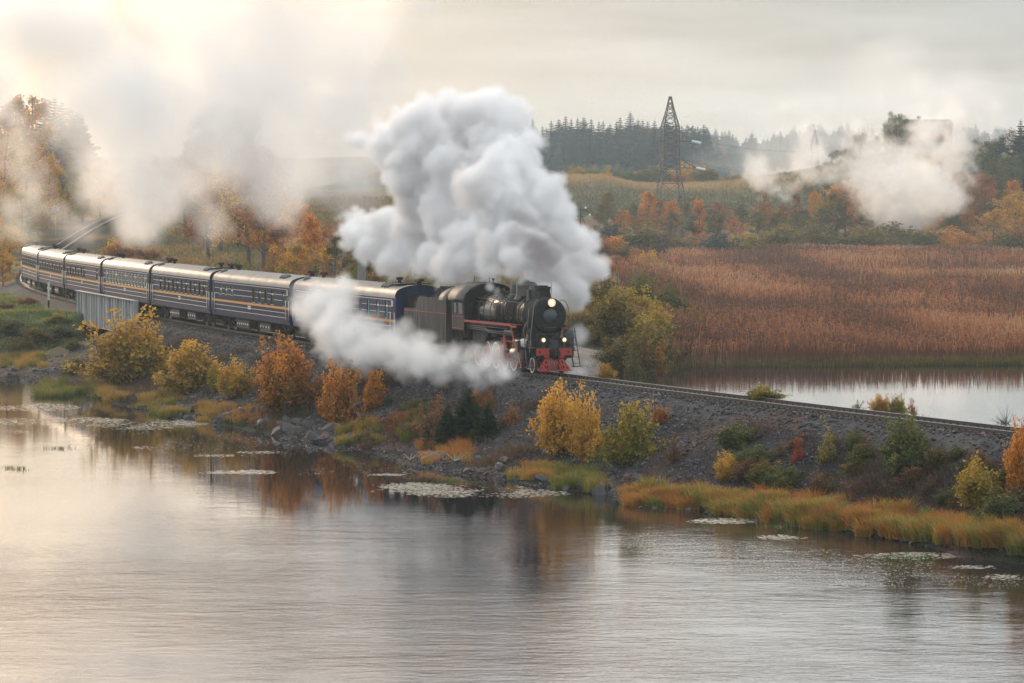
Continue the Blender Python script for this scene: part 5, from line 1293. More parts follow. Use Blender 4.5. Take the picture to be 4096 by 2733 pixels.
# dry stalks beyond the rails
x,y,z=on_bank(420,150,205,2.6,4.5,-3,0,28)
me=blades('dry_stalks',np.stack([x,y,z],1),rg.uniform(.2,.9,len(x)),7,rg,.010,.3,.5,rg.uniform(.2,.8,len(x)),seg=2); me.materials.append(LM['weed'])
tag(link('dry_stalks',me),'thin dry stalks beyond the rails against the rear lake','weeds',kind='stuff')
# grass tussocks at the water's edge
TU=[]
for k in range(6):
    r=np.random.default_rng(200+k); nn=16; a=r.uniform(0,6.28,nn); q=np.sqrt(r.uniform(0,1,nn))*.42
    TU.append(blades('blades',np.stack([np.cos(a)*q,np.sin(a)*q,0*q],1),.95-.5*q+r.uniform(-.1,.1,nn),20,r,.018,.16,.8,np.clip(.25+.5*r.uniform(0,1,nn)+.1*(k%3),0,1),tv=.12,seg=3))
def tussock(x,y,z,w,h,k,label,group):
    o=link('grass_tussock',TU[random.randrange(6)]); o.location=(x,y,z-.05); o.scale=(w,w,h); o.rotation_euler=(0,0,random.uniform(0,6.28)); setmat(o,LM[k]); tag(o,label,'grass tussock',group)
random.seed(4)
# right hand bank: a broad belt of tussocks between px 2530 and 4110
cnt=0
for i in range(900):
    px=random.uniform(2520,4120); f=(px-2520)/1600
    lo=np.interp(px,[2520,2700,3000,3300,3600,3900,4120],[2035,2040,2085,2125,2160,2200,2235]); hi=lo-np.interp(px,[2520,2700,3300,3900,4120],[30,55,85,70,60])
    py=random.uniform(hi,lo)
    x,y,z=GY(px,py); 
    if z<-4.15: z=WATER
    z=max(z,WATER); h=random.uniform(.75,1.6); 
    tussock(x,y,z,random.uniform(.8,1.35),h,'grass' if random.random()<.80 else 'grassg','orange and green grass tussock at the foot of the right bank along the water','tussocks along the right bank'); cnt+=1
    if cnt>=250: break
for (px0,px1,py0,py1,n,lab) in [(2060,2200,1890,1925,14,'green grass clump on the shore left of the two grey boulders'),(2240,2400,1900,1965,22,'tall orange grass clump between the boulders under the golden bushes'),(1700,1860,1780,1855,20,'grass clump hanging over driftwood at the water edge'),
    (1350,1520,1720,1790,16,'orange grass clump right of the big boulder'),(1620,1700,1700,1780,8,'thin orange grass clump beside the gravel chute'),(810,930,1630,1690,14,'grass clump between the rocks under the orange bushes'),(560,760,1580,1670,26,'brown grass on the rocky point left of the flat slab'),
    (150,420,1535,1600,40,'brown and green grass covering the low spit at left'),(410,490,1560,1610,10,'small green clump at the right end of the spit'),(950,1040,1650,1700,8,'small grass clump among the dark rocks'),(0,180,1425,1475,30,'rusty grass at the foot of the green left bank'),(1430,1500,1690,1740,8,'grass tuft among white flowers')]:
    pts=[]; hh=[]; 
    for i in range(n):
        px=random.uniform(px0,px1); py=random.uniform(py0,py1); x,y,z=GY(px,py); z=max(z,WATER); h0=random.uniform(.7,1.25)
        for j in range(12):
            a_=random.uniform(0,6.28); q_=.5*math.sqrt(random.random()); pts.append((x+math.cos(a_)*q_,y+math.sin(a_)*q_,z-.05)); hh.append(h0*(.95-.4*q_))
    me=blades('grass_clump',pts,hh,18,rg,.012,.16,.75,np.clip(.3+.5*vn(np.array([p[0] for p in pts]),np.array([p[1] for p in pts]),1.1,4)+.1,0,1),tv=.14,seg=3); me.materials.append(LM['grass'])
    tag(link('grass_clump',me),lab,'grass clump')
# green grass on the left bank
x=rg.uniform(-62,-33,9000); y=rg.uniform(306,395,9000); u=track_u(x,y); k=(u<-3)&(x<-34.5+ -(y-318)*.2*0); x,y=x[k],y[k]; z=H(x,y); k=z>-3.9; x,y,z=x[k],y[k],z[k]
me=blades('bank_grass',np.stack([x,y,z],1),rg.uniform(.12,.45,len(x)),9,rg,.03,.45,.7,.25+.7*fb(x,y,9,3,40),tv=.2,seg=2); me.materials.append(LM['grassg'])
tag(link('bank_grass',me),'green grass on the bank left of the bridge','grass',kind='stuff')
# meadow and hill grass
x=rg.uniform(-10,190,42000); y=rg.uniform(905,1100,42000)
me=blades('meadow_grass',np.stack([x,y,H(x,y)],1),rg.uniform(.5,1.2,len(x)),2,rg,.14,.9,.5,np.clip(.1+.5*smooth(990,1060,y)+.7*fb(x,y,35,3,41),0,1),tv=.15,seg=1); me.materials.append(leafmat('meadow_straw',[(.07,.07,.03),(.27,.19,.075),(.38,.25,.11)]))
tag(link('meadow_grass',me),'dry straw coloured grass on the meadow below the blue forest','grass',kind='stuff')
x=rg.uniform(-95,10,26000); y=rg.uniform(300,720,26000); u=track_u(x,y); k=((u>4)|((u<-5)&(y>400))); x,y,u=x[k],y[k],u[k]; z=H(x,y); k=(z>-3.9)&(np.abs(u)>4+np.clip((y-420)/40,0,5)*.6); x,y,z=x[k],y[k],z[k]
me=blades('hill_grass',np.stack([x,y,z],1),rg.uniform(.3,1.0,len(x)),5,rg,.06,.7,.6,.4+.8*fb(x,y,16,3,42),tv=.2,seg=2); me.materials.append(leafmat('hill_weeds',[(.10,.10,.035),(.24,.15,.05),(.34,.20,.07)]))
tag(link('hill_grass',me),'tall autumn grass and weeds on the slope behind the train','grass',kind='stuff')
print('grass',time.time()-T0)
# ---------------------------------------------------------------- rocks
def rock_mesh(seed,flat=.7):
    import bmesh
    r=random.Random(seed); bm=bmesh.new(); bmesh.ops.create_icosphere(bm,subdivisions=2,radius=1)
    pl=[(Vector((r.gauss(0,1),r.gauss(0,1),r.gauss(0,.8))).normalized(),r.uniform(.30,.70)) for _ in range(9)]
    for v in bm.verts:
        for n_,d in pl:
            k=v.co.dot(n_)
            if k>d: v.co-=n_*(k-d)
        v.co*=1+r.uniform(-.03,.03); v.co.z*=flat
    me=bpy.data.meshes.new('rock'); bm.to_mesh(me); bm.free(); me.materials.append(M_rock); return me
m,t=newmat('rock'); tc=N(t,'ShaderNodeTexCoord'); oi=N(t,'ShaderNodeObjectInfo'); n1=noise(t,2.2,7,.65,tc.outputs['Object']); n2=noise(t,14,4,.6,tc.outputs['Object'])
col=mixc(t,mth(t,'MULTIPLY',n1,1.0),(.022,.022,.026),(.115,.110,.112)); col=mixc(t,mth(t,'MULTIPLY',mth(t,'GREATER_THAN',oi.outputs['Random'],.93),.7),col,(.22,.10,.07))
b=pbsdf(t,col,.75,.35); finish(t,b,bump(t,mth(t,'ADD',n1,mth(t,'MULTIPLY',n2,.4)),.6,.08)); M_rock=m
RK=[rock_mesh(i,f) for i,f in enumerate((.7,.8,.55,.45,.75,.6,.9,.35))]
def rock(px,py,wpx,k,label,group=None,sc=(1,1,1),sink=.25):
    x,y,z=GY(px,py); z=max(z,WATER-.02); w=wpx/SC(y)*.5
    o=link('rock',RK[k%8]); o.location=(x,y,z+w*(.35-sink)); o.scale=(w*1.35*sc[0],w*random.uniform(.8,1.2)*sc[1],w*random.uniform(.9,1.5)*sc[2]); o.rotation_euler=(random.uniform(-.25,.25),random.uniform(-.25,.25),random.uniform(0,6.28)); tag(o,label,'rock',group)
rock(1398,1775,74,6,'big grey boulder with a pointed top standing at the water edge',sc=(1,1,1.25)); rock(790,1645,110,3,'long flat pale slab on the shore under the orange bushes')
rock(2170,1925,60,4,'left of the two grey boulders standing in the water'); rock(2225,1935,70,0,'right of the two grey boulders standing in the water'); rock(2265,1975,62,1,'low dark boulder in the water in front of the boulder pair')
rock(2390,1990,90,1,'dark boulder at the tip of the gravel spit below the yellow bushes'); rock(2645,2025,84,4,'grey boulder with a cracked face at the foot of the orange tussocks'); rock(2460,1890,90,0,'large dark boulder under the yellow green bush')
rock(2510,1920,60,2,'pale grey boulder right of the dark one under the yellow green bush'); rock(2020,1850,60,3,'flat stone lying on the gravel fan'); rock(1915,1840,60,7,'pale flat stone at the left side of the gravel fan')
rock(1870,1885,44,5,'angular stone at the tip of the gravel fan'); rock(2000,1890,80,2,'dark wedge of rock at the waterline of the gravel fan'); rock(2720,1760,50,7,'reddish slab lying on the bare gravel slope'); rock(2885,1690,40,7,'pale slab near the top of the bare gravel slope')
rock(2780,1790,44,3,'reddish stone in the middle of the gravel slope'); rock(720,1640,60,6,'dark pointed rock left of the long flat slab'); rock(500,1590,60,1,'grey rock on the point below the yellow willow')
for i in range(84):
    px=random.uniform(880,1340); py=np.interp(px,[880,1000,1150,1330],[1690,1715,1745,1780])-random.uniform(0,1)**.7*60+4
    rock(px,py,random.uniform(26,80),i,'angular dark rock in the rubble along the shore below the orange bushes','rubble rocks along the shore')
for i in range(22):
    px=random.uniform(480,760); py=np.interp(px,[480,620,760],[1600,1650,1680])-random.uniform(0,30)
    rock(px,py,random.uniform(20,44),i,'grey rock on the shore between the spit and the flat slab','rocks on the left shore')
for i in range(26):
    px=random.uniform(2330,2560); py=np.interp(px,[2330,2560],[2000,1990])-random.uniform(0,90)
    rock(px,py,random.uniform(18,50),i,'grey stone on the gravel spit under the yellow green bush','stones on the gravel spit')
for i in range(40):
    px=random.uniform(2560,4090); py=np.interp(px,[2560,2700,3000,3300,3600,3900,4120],[2040,2045,2095,2140,2175,2215,2250])-random.uniform(-6,8)
    rock(px,py,random.uniform(14,34),i,'small dark stone at the waterline under the tussocks','stones under the tussocks')
for i in range(30):
    px=random.uniform(2600,2900); py=random.uniform(1700,1900)
    rock(px,py,random.uniform(10,26),i,'small stone lying on the bare gravel chute','stones on the gravel chute')
for i in range(14):
    px=random.uniform(20,230); rock(px,1482+random.uniform(-5,6),random.uniform(16,44),7,'pale flat stone at the foot of the left bank','pale stones at the left bank')
for i in range(46):
    px=random.uniform(860,1480) if i<30 else random.uniform(1950,2200); py=(np.interp(px,[860,1480],[1640,1700]) if i<30 else 1800)-random.uniform(0,130)
    rock(px,py,random.uniform(16,52),i,'dark stone half buried in the embankment slope above the shore','stones half buried in the slope')
rock(4085,2240,90,2,'rocky gravel tip at the right edge of the water')
# ---------------------------------------------------------------- driftwood
dw=[]
for i in range(5):
    x,y,z=GY(1640+i*45,1850+random.uniform(-8,8)); mb=MB(); a=random.uniform(-.5,.5)
    for j in range(5):
        p0=Vector((0,0,.05)); d=Vector((math.cos(a+j*.5),math.sin(a+j*.5)*.6,random.uniform(0,.25)))
        mb.tube([p0,p0+d*.8+Vector((0,0,.2)),p0+d*1.5+Vector((0,0,random.uniform(-.2,.2)))],[.022,.012,.004],5)
    o=mb.build('driftwood',M_conc,None,fix=False); o.location=(x,y,max(z,WATER)); tag(o,'pale bare driftwood branches tangled at the water edge below the dark spruce','driftwood','driftwood branches')
# ---------------------------------------------------------------- floating plants
m,t=newmat('pond_weed'); at=N(t,'ShaderNodeAttribute',attribute_name='tint'); col=ramp(t,at.outputs['Fac'],[(0,(.06,.07,.03)),(.4,(.24,.21,.14)),(1,(.46,.42,.35))]); b=pbsdf(t,col,.35,.5); finish(t,b); M_weed=m
def mat_patch(name,ells,n,label,size=(.06,.24)):
    X=[];Y_=[];RR=[]
    for (px,py,rx,ry,wt) in ells:
        k=int(n*wt*.6); a=rg.uniform(0,6.28,k); r=rg.uniform(0,1,k)**.55
        pxs=px+np.cos(a)*r*rx; pys=py+np.sin(a)*r*ry
        for q in range(k):
            g=G(pxs[q],pys[q],WATER); X.append(g[0]); Y_.append(g[1]); RR.append(r[q])
    X=np.array(X);Y_=np.array(Y_); RR=np.array(RR); kp=fb(X*.7,Y_*.22,2.0,4,50)>rg.normal(size=len(X))*.10-.27+.40*RR**2; X,Y_=X[kp],Y_[kp]; k=len(X)
    s=rg.uniform(size[0],size[1],k)*.5; asp=rg.uniform(.35,1,k); an=rg.uniform(0,3.14,k); nn=6
    th=np.linspace(0,2*math.pi,nn,endpoint=False); px_=np.cos(th)[None]*s[:,None]; py_=np.sin(th)[None]*s[:,None]*asp[:,None]
    vx=px_*np.cos(an)[:,None]-py_*np.sin(an)[:,None]+X[:,None]; vy=px_*np.sin(an)[:,None]+py_*np.cos(an)[:,None]+Y_[:,None]
    vz=np.broadcast_to((WATER+.006+rg.uniform(0,.012,k))[:,None],vx.shape)
    me=mesh_np(name,np.stack([vx,vy,vz],-1).reshape(-1,3),np.arange(k*nn),nn,M_weed,False,{'tint':('FACE','FLOAT',np.clip(rg.normal(size=k)*.3+.62,0,1))})
    tag(link(name,me),label,'water plants',kind='stuff')
mat_patch('floating_weed',[(1760,1958,370,24,.5),(1950,1975,330,20,.35),(1620,1945,200,14,.15)],9000,'large pale mat of floating weed below the gravel fan')
mat_patch('floating_weed',[(970,1890,175,10,1)],1700,'long narrow floating weed mat under the rubble shore')
mat_patch('floating_weed',[(560,1700,270,22,.5),(330,1680,180,10,.2),(760,1690,90,14,.2),(130,1630,190,16,.25),(60,1690,90,18,.1),(60,1730,60,10,.05)],6000,'broad patch of floating weed in front of the left spit')
mat_patch('floating_weed',[(520,1790,110,8,.3),(400,1785,110,5,.2),(880,1825,120,6,.25),(1060,1810,120,6,.25)],1500,'scattered floating weed streaks left of the rubble shore')
mat_patch('floating_weed',[(1540,1900,95,6,1)],500,'small floating weed streak above the large mat')
mat_patch('floating_weed',[(2900,2085,160,12,.3),(3200,2150,180,12,.3),(3650,2225,230,14,.3),(4020,2310,90,14,.1),(3900,2270,120,10,.1)],3000,'floating weed and grass debris along the right bank')
mat_patch('lily_leaf',[(3000,2230,460,60,.4),(3450,2290,400,60,.3),(2600,2170,200,40,.1),(3800,2330,300,40,.15)],9000,'scattered small floating leaves on the bright water at right',size=(.04,.11))
mat_patch('lily_leaf',[(1000,1780,450,60,.5),(500,1760,350,50,.3),(1500,1880,350,40,.2)],5000,'scattered small floating leaves left of the rubble shore',size=(.04,.14))
for (px,py,n,lab) in [(240,1795,5,'small dark reed tuft in open water at left'),(50,1875,6,'sparse dark reed tuft near the left edge of the water'),(3640,2235,9,'floating grass islet below the right tussocks'),(3100,2110,6,'grass stems rising from the floating weed at right'),(1800,1925,10,'green grass growing at the back of the large weed mat'),(660,1630,6,'short green reeds in front of the rocky point')]:
    pts=[];
    for i in range(n*4): 
        g=G(px+rg.normal()*n*6,py+rg.normal()*3,WATER); pts.append(g)
    me=blades('water_grass',pts,rg.uniform(.15,.4,len(pts)),4,rg,.012,.15,1.0,rg.uniform(0,.4,len(pts)),seg=2); me.materials.append(LM['grassg']); tag(link('water_grass',me),lab,'water grass')
# ---------------------------------------------------------------- pylons, poles, bridge, building, signal
M_lattice=paint('lattice_steel',(.035,.038,.045),.6,.4,.3,.3,1); M_ins=paint('insulator_glass',(.55,.62,.60),.2,.6,0,.1,1)
def pylon(px,Y,topy,basey,label,sc=1.0,mist=False):
    x,_,zb=P(px,basey,Y); zb=min(zb,HH(x,Y)); ht=P(px,topy,Y)[2]-zb
    root=empty('power_pylon',(x,Y,zb),R(10)); tag(root,label,'power pylon')
    zt=[0,.09,.20,.33,.44,.52,.61,.70,.77,.85,.92,1.0]; wd=[.128,.115,.098,.080,.064,.061,.060,.060,.059,.038,.022,.007]
    mb=MB(); br=MB(); w0=.0052*ht
    for sx in (-1,1):
        for sy in (-1,1):
            for k in range(len(zt)-1): mb.bar((sx*wd[k]*ht,sy*wd[k]*ht,zt[k]*ht),(sx*wd[k+1]*ht,sy*wd[k+1]*ht,zt[k+1]*ht),w0*1.25)
    def face(f,k,t0,t1):
        a=f(-1,k+0,t0); 
    for k in range(len(zt)-1):
        n=1 if k<4 else 2
        for q in range(n):
            za=zt[k]+(zt[k+1]-zt[k])*q/n; zb_=zt[k]+(zt[k+1]-zt[k])*(q+1)/n; wa=wd[k]+(wd[k+1]-wd[k])*q/n; wb=wd[k]+(wd[k+1]-wd[k])*(q+1)/n
            for s1 in (-1,1):
                br.bar((-wa*ht,s1*wa*ht,za*ht),(wb*ht,s1*wb*ht,zb_*ht),w0*.7); br.bar((wa*ht,s1*wa*ht,za*ht),(-wb*ht,s1*wb*ht,zb_*ht),w0*.7)
                br.bar((s1*wa*ht,-wa*ht,za*ht),(s1*wb*ht,wb*ht,zb_*ht),w0*.7); br.bar((s1*wa*ht,wa*ht,za*ht),(s1*wb*ht,-wb*ht,zb_*ht),w0*.7)
        for s1 in (-1,1):
            w=wd[k]
            br.bar((-w*ht,s1*w*ht,zt[k]*ht),(w*ht,s1*w*ht,zt[k]*ht),w0*.8); br.bar((s1*w*ht,-w*ht,zt[k]*ht),(s1*w*ht,w*ht,zt[k]*ht),w0*.8)
    mb.build('corner_leg',M_lattice,root,fix=False); br.build('bracing',M_lattice,root,fix=False)
    for z,l1,l2 in ((.655,.09,.165),(.45,.13,.20)):
        am=MB()
        for sy in (-1,1):
            am.bar((-l1*ht,0,z*ht),(-.06*ht,sy*.06*ht,z*ht),w0); am.bar((l2*ht,0,z*ht),(.06*ht,sy*.06*ht,z*ht),w0)
        am.bar((-l1*ht,0,z*ht),(-.06*ht,0,(z+.06)*ht),w0*.8); am.bar((l2*ht,0,z*ht),(.06*ht,0,(z+.09)*ht),w0*.8)
        for q in (.35,.65): am.bar((.06*ht+(l2-.06)*ht*q,0,z*ht),(.06*ht+(l2-.06)*ht*q,0,(z+.09*(1-q))*ht),w0*.6)
        a=am.build('cross_arm',M_lattice,root,fix=False)
        MB().tube([((l2+.005)*ht,0,z*ht),((l2+.075)*ht,-.02*ht,(z-.015)*ht)],.011*ht,8).build('insulator',M_ins,a)
    return root
pylon(2680,900,386,872,'tall dark lattice power pylon on the meadow edge right of the smoke plume')
pylon(3258,1120,520,720,'faint lattice pylon half lost in the mist at right')
# wires
for (a,b_,lb) in (((2740,548,900),(3300,600,1120),'power line from the upper arm of the tall pylon'),((2745,640,900),(3300,700,1120),'power line from the lower arm of the tall pylon'),((2340,833,560),(3080,800,700),'upper thin wire from the dark utility pole across the meadow'),((2340,845,560),(3080,815,700),'lower thin wire from the dark utility pole across the meadow')):
    p0=Vector(P(*a)); p1=Vector(P(*b_)); pts=[p0.lerp(p1,t)-Vector((0,0,4*1.6*t*(1-t))) for t in np.linspace(0,1,17)]; o=MB().tube(pts,.03,4).build('overhead_wire',M_lattice,None,fix=False); tag(o,lb,'power line')

def pole(px,top,Y,base=None,r=.13,label='',square=False,name='wooden_pole',mat=None):
    x=P(px,top,Y)[0]; z0=HH(x,Y); zt_=P(px,top,Y)[2]; root=empty(name,(x,Y,z0)); tag(root,label,'pole')
    mb=MB()
    if square: mb.box(-r,r,-r,r,0,zt_-z0)
    else: mb.tube([(0,0,0),(0,0,zt_-z0)],[r,r*.8],10)
    mb.build('shaft',mat or M_conc,root); return root,zt_-z0
root,h=pole(1446,1020,262,r=.28,label='square concrete post standing behind the coach roofs',square=True,name='concrete_post',mat=paint('post_grey',(.20,.19,.185),.9,.2,0,.2,1))
MB().box(-.32,.32,-.32,.32,h,h+.08).build('cap',M_conc,root)
root,h=pole(1340,945,275,mat=M_lattice,r=.06,label='thin grey pole with a lamp behind the coaches, left of the concrete post',name='lamp_pole'); MB().tube([(0,0,h-3.0),(.5,0,h-2.9)],.03,6).lathe((.6,0,h-3.0),[(.05,.1),(.16,0),(.1,-.1),(0,-.1)],'z',12).build('lamp_head',M_ins,root)
root,h=pole(2322,828,560,r=.14,label='dark utility pole with glass insulators right of the plume',name='utility_pole',mat=M_lattice)
ar=MB().box(-.9,.9,-.06,.06,h-.5,h-.35).box(-.7,.7,-.06,.06,h-1.5,h-1.38).bar((.1,0,h-1.2),(1.6,0,h-4.6),.12).build('cross_bar',M_lattice,root)
for xx,zz in ((-.8,h-.3),(.75,h-.3),(1.35,h-1.35),(-.6,h-1.9)): MB().lathe((xx,0,zz),[(0,0),(.12,.02),(.16,.18),(.10,.34),(0,.36)],'z',10).build('insulator',M_ins,ar)
root,h=pole(222,845,560,r=.07,label='thin signal mast with a grey disc beside the climbing rails',name='signal_mast'); MB().lathe((0,-.1,h+.25),[(0,.05),(.55,.05),(.58,0),(.55,-.05),(0,-.05)],'y',24).box(-.12,.12,-.2,-.12,h-.25,h+.55).build('signal_disc',M_conc,root)
x,y,z=GY(195,1232); root=empty('marker_post',(x,y,z)); tag(root,'white marker post with dark foot on the grass left of the bridge','marker post'); hh_=P(195,1130,y)[2]-z
MB().box(-.09,.09,-.09,.09,hh_*.3,hh_).box(-.10,.10,-.10,.10,hh_,hh_+.03).build('white_shaft',M_whitep,root); MB().box(-.085,.085,-.085,.085,-.2,hh_*.3-.003).build('dark_foot',M_gear,root)
# bridge
M_girder=paint('girder_grey',(.30,.32,.33),.55,.4,0,.22,.8,dirt=(.20,.19,.18),dirtscale=1.5,streak=True)
def bridge():
    p0,d0=TR(TRs(300.5)); p1,d1=TR(TRs(330.5)); L=(p1-p0).length; d=(p1-p0).normalized(); yaw=math.atan2(-d.x,d.y)
    root=empty('railway_bridge',p0,yaw); tag(root,'grey riveted plate girder bridge carrying the line over the channel','bridge')
    for sx in (-1,1):
        X=sx*2.55-.12*sx; g=MB().box(X-.012,X+.012,-.3,L+.3,-1.45,1.22).build('girder_web',M_girder,root)
        MB().box(X-.22,X+.22,-.3,L+.3,1.222,1.27).build('top_flange',M_girder,g); MB().box(X-.22,X+.22,-.3,L+.3,-1.50,-1.452).build('bottom_flange',M_girder,g)
        n=22
        for k in range(n+1):
            yy=-.25+(L+.5)*k/n; wdt=.19 if k%3==0 else .09
            MB().box(X-wdt,X+wdt,yy-.02 if k%3 else yy-.10,yy+.02 if k%3 else yy+.10,-1.448,1.218).build('stiffener',M_girder,g)
    fl=MB()
    for k in range(14): fl.box(-2.3,2.3,.3+k*L/14,.55+k*L/14,-1.2,-.55)
    fl.box(-.9,-.7,0,L,-.54,-.37).box(.7,.9,0,L,-.54,-.37); fl.build('cross_girders',M_gear,root)
    return root,yaw
br,byaw=bridge()
M_blk=paint('granite_block',(.20,.185,.17),.9,.2,0,.3,1.2,dirt=(.09,.08,.075),bmp=.03); M_blkd=paint('stained_block',(.085,.075,.07),.9,.2,0,.3,1.2)
for (yy,sgn,lab) in ((301,-1,'stone abutment at the train side of the bridge, hidden in willow leaves'),(330.5,1,'stained stone block abutment at the left end of the bridge')):
    p,_=TR(TRs(yy)); root=empty('bridge_abutment',p,byaw); tag(root,lab,'abutment')
    b_=MB().prism([(-3.0,-5.0),(3.0,-5.0),(3.0,-.75),(-3.0,-.75)],'y',.15*sgn,3.4*sgn).build('core',M_blkd,root)
    for r_ in range(7):
        z0=-5.0+r_*.62
        for side in range(2):
            if side==0:
                for k in range(6):
                    x0=-3.12+k*1.04+(.3 if r_%2 else 0); x1=min(x0+1.0,3.12)
                    if x1-x0<.2: continue
                    w=random.uniform(0,.06); y_a,y_b=sorted((sgn*(.0-w),sgn*.149)); link('block',MB().box(x0,x1,y_a,y_b,z0,z0+.57).mesh('block',M_blkd if r_>3 else M_blk),root)
            else:
                for sx in (-1,1):
                    for k in range(3):
                        ya,yb=sorted((sgn*(.16+k*1.08),sgn*(.16+k*1.08+1.03))); w=random.uniform(0,.08); xa,xb=sorted((sx*3.001,sx*(3.16+w)))
                        link('block',MB().box(xa,xb,ya,yb,z0,z0+.57).mesh('block',M_blk),root)
    if sgn==1: MB().box(-2.75,-1.6,-.9,-.2,-2.1,-1.51).build('red_bearing',M_red,root); MB().prism([(-3.0,-5.1),(3.0,-5.1),(3.0,-2.12),(-3.0,-2.12)],'y',-1.1,-.07).build('bearing_shelf',M_blkd,root)
# building
x,y,z=P(3680,620,1130); zb=HH(x,1130); root=empty('brick_building',(x,1130,zb)); tag(root,'long reddish brick building on the ridge, faint behind the mist','building')
M_brick=paint('dull_brick',(.26,.12,.09),.9,.2,0,.25,.3); zr=P(3680,500,1130)[2]-zb
wl=MB().box(-9.5,9.5,0,12,0,zr).build('wall',M_brick,root)
MB().box(-10,10,-.5,12.5,zr+.01,zr+.3).prism([(-9.8,zr+.3),(9.8,zr+.3),(9.0,zr+1.6),(-9.0,zr+1.6)],'y',.2,11.8).build('roof',M_conc,root); MB().box(-9.0,-7.9,1,2.4,zr+.3,zr+2.0).build('chimney_stack',M_conc,root); MB().box(-.5,.5,3,4,zr+1.6,zr+2.6).build('vent_block',M_gear,root)
for r_ in range(2):
    for k in range(6):
        x0=-8.4+k*2.9; f=MB().box(x0,x0+1.3,-.05,-.002,zr-2.6-3.2*r_,zr-1.1-3.2*r_).build('window',M_conc,root); MB().box(x0+.1,x0+1.2,-.07,-.052,zr-2.5-3.2*r_,zr-1.2-3.2*r_).build('pane',M_glassd,f)
MB().box(-9.5,9.5,-3.5,-.003,0,zr-5.2).build('annex',M_conc,root)
print('detail',time.time()-T0)
# ---------------------------------------------------------------- smoke and steam
A=[(2120,1100,209,42),(2075,1045,211,65),(2040,960,213,90),(2130,930,214,85),(2000,850,215,120),(2090,790,216,115),
(1960,740,217,130),(2080,660,218,110),(1990,600,220,130),(2050,510,221,90),(1985,425,222,75),(1800,430,226,70),(1700,450,228,70),(1910,440,223,80),(1870,510,224,105),(1740,540,228,120),
(1620,520,232,90),(1560,570,234,95),(1680,690,230,120),(1850,700,224,120),(1570,700,236,60),(2200,760,216,70),(2150,850,215,110),
(2220,930,217,110),(2290,1000,219,95),(2330,1080,221,85),(2280,1150,220,85),(2220,1080,217,100),(2200,1170,217,65),(2140,1000,214,100),
(1830,860,224,130),(1900,980,221,110),(1820,1040,224,100),(1690,900,232,120),(1560,900,238,100),(1470,910,242,72),(1480,990,241,65),
(1600,1020,236,90),(1730,1030,229,85),(1950,1080,218,60),(1850,1110,222,50),(1660,800,232,110),(2000,980,215,90),(2360,990,222,50),(2400,1060,223,40),(2130,560,219,60),(1500,620,236,50),(1440,560,238,50),(1410,930,243,60),(1390,860,244,40)]
def blobs(L,jit=0,seed=0):
    rg=random.Random(seed); out=[]
    for px,py,Y,r in L:
        Y+=rg.uniform(-jit,jit); p=P(px,py,Y); out.append((*p,r/SC(Y)))
    return out
def bbox(sp,pad):
    a=np.array(sp); lo=(a[:,:3]-a[:,3:]).min(0)-pad; hi=(a[:,:3]+a[:,3:]).max(0)+pad
    return tuple(float(v) for v in lo),tuple(float(v) for v in hi)
def dense(name,L,vs,mat,label,shrink=.88,warp=.42,edge=.42,seed=5,jit=1.8,power=1.3,n1=13,n2=11,nsz=1.3,f1=.48):
    core=blobs(L,jit,seed); sp=cauliflower([(x,y,z,r*shrink) for x,y,z,r in core],seed,n1,n2,f1)
    lo,hi=bbox(sp,.3); sdf,ax=puffs(lo,hi,vs,sp); v3=[(hi[i]-lo[i])/(sdf.shape[i]-1) for i in range(3)]
    nz=fbm(sdf.shape,v3,nsz,4,seed+6,.64)
    den=np.clip((sdf+nz*warp)/edge+.1,0,1)**power
    o=volume_object(name,lo,hi,den.astype(np.float32),mat); tag(o,label,'smoke',kind='stuff'); return o
def soft(name,L,vs,mat,label,nsz=6,thr=.05,gain=2.2,seed=3,octs=4,pad=1.0,stretch=(1,1,1),soften=1.6,amp=1.0,rough=.58):
    """drifting smoke: soft blobs broken up by noise"""
    sp=[]
    for (px,py,Y,r,w,dep) in L:
        p=P(px,py,Y); sp.append((*p,r/SC(Y),w,dep))
    a=np.array(sp); R_=np.stack([a[:,3],a[:,3]*a[:,5],a[:,3]],1)*1.25
    lo=tuple((a[:,:3]-R_).min(0)); hi=tuple((a[:,:3]+R_).max(0))
    vs=vs if hasattr(vs,'__len__') else (vs,)*3
    shape=tuple(int(round((hi[i]-lo[i])/vs[i]))+1 for i in range(3)); v3=[(hi[i]-lo[i])/(shape[i]-1) for i in range(3)]
    ax=[lo[i]+np.arange(shape[i],dtype=np.float32)*v3[i] for i in range(3)]
    env=np.zeros(shape,np.float32)
    for (x,y,z,r,w,dep) in sp:
        d2=((ax[0]-x)/r)[:,None,None]**2+((ax[1]-y)/(r*dep))[None,:,None]**2+((ax[2]-z)/r)[None,None,:]**2
        env=np.maximum(env,w*np.clip(1-d2/1.4,0,1)**soften) if soften<1 else env+w*np.clip(1-d2/1.5,0,1)**soften
    env=np.minimum(env,1.0)
    nz=fbm(shape,[v3[i]*stretch[i] for i in range(3)],nsz,octs,seed,rough)
    den=np.clip((env*1.25+nz*amp-thr-.25)*gain,0,1); den=den*np.clip(env*4,0,1)**.7; den=den*den*(3-2*den)*.7+den*.3
    o=volume_object(name,lo,hi,den.astype(np.float32),mat); tag(o,label,'smoke',kind='stuff'); print(name,shape); return o
SM=smoke_mat('plume_smoke',(.986,.982,.983),3.0,0.0)
dense('chimney_smoke_plume',A,.11,SM,'dense white billowing smoke plume rising from the locomotive chimney')
so_=smoke_mat('soot_smoke',(.40,.36,.36),1.5,.0)
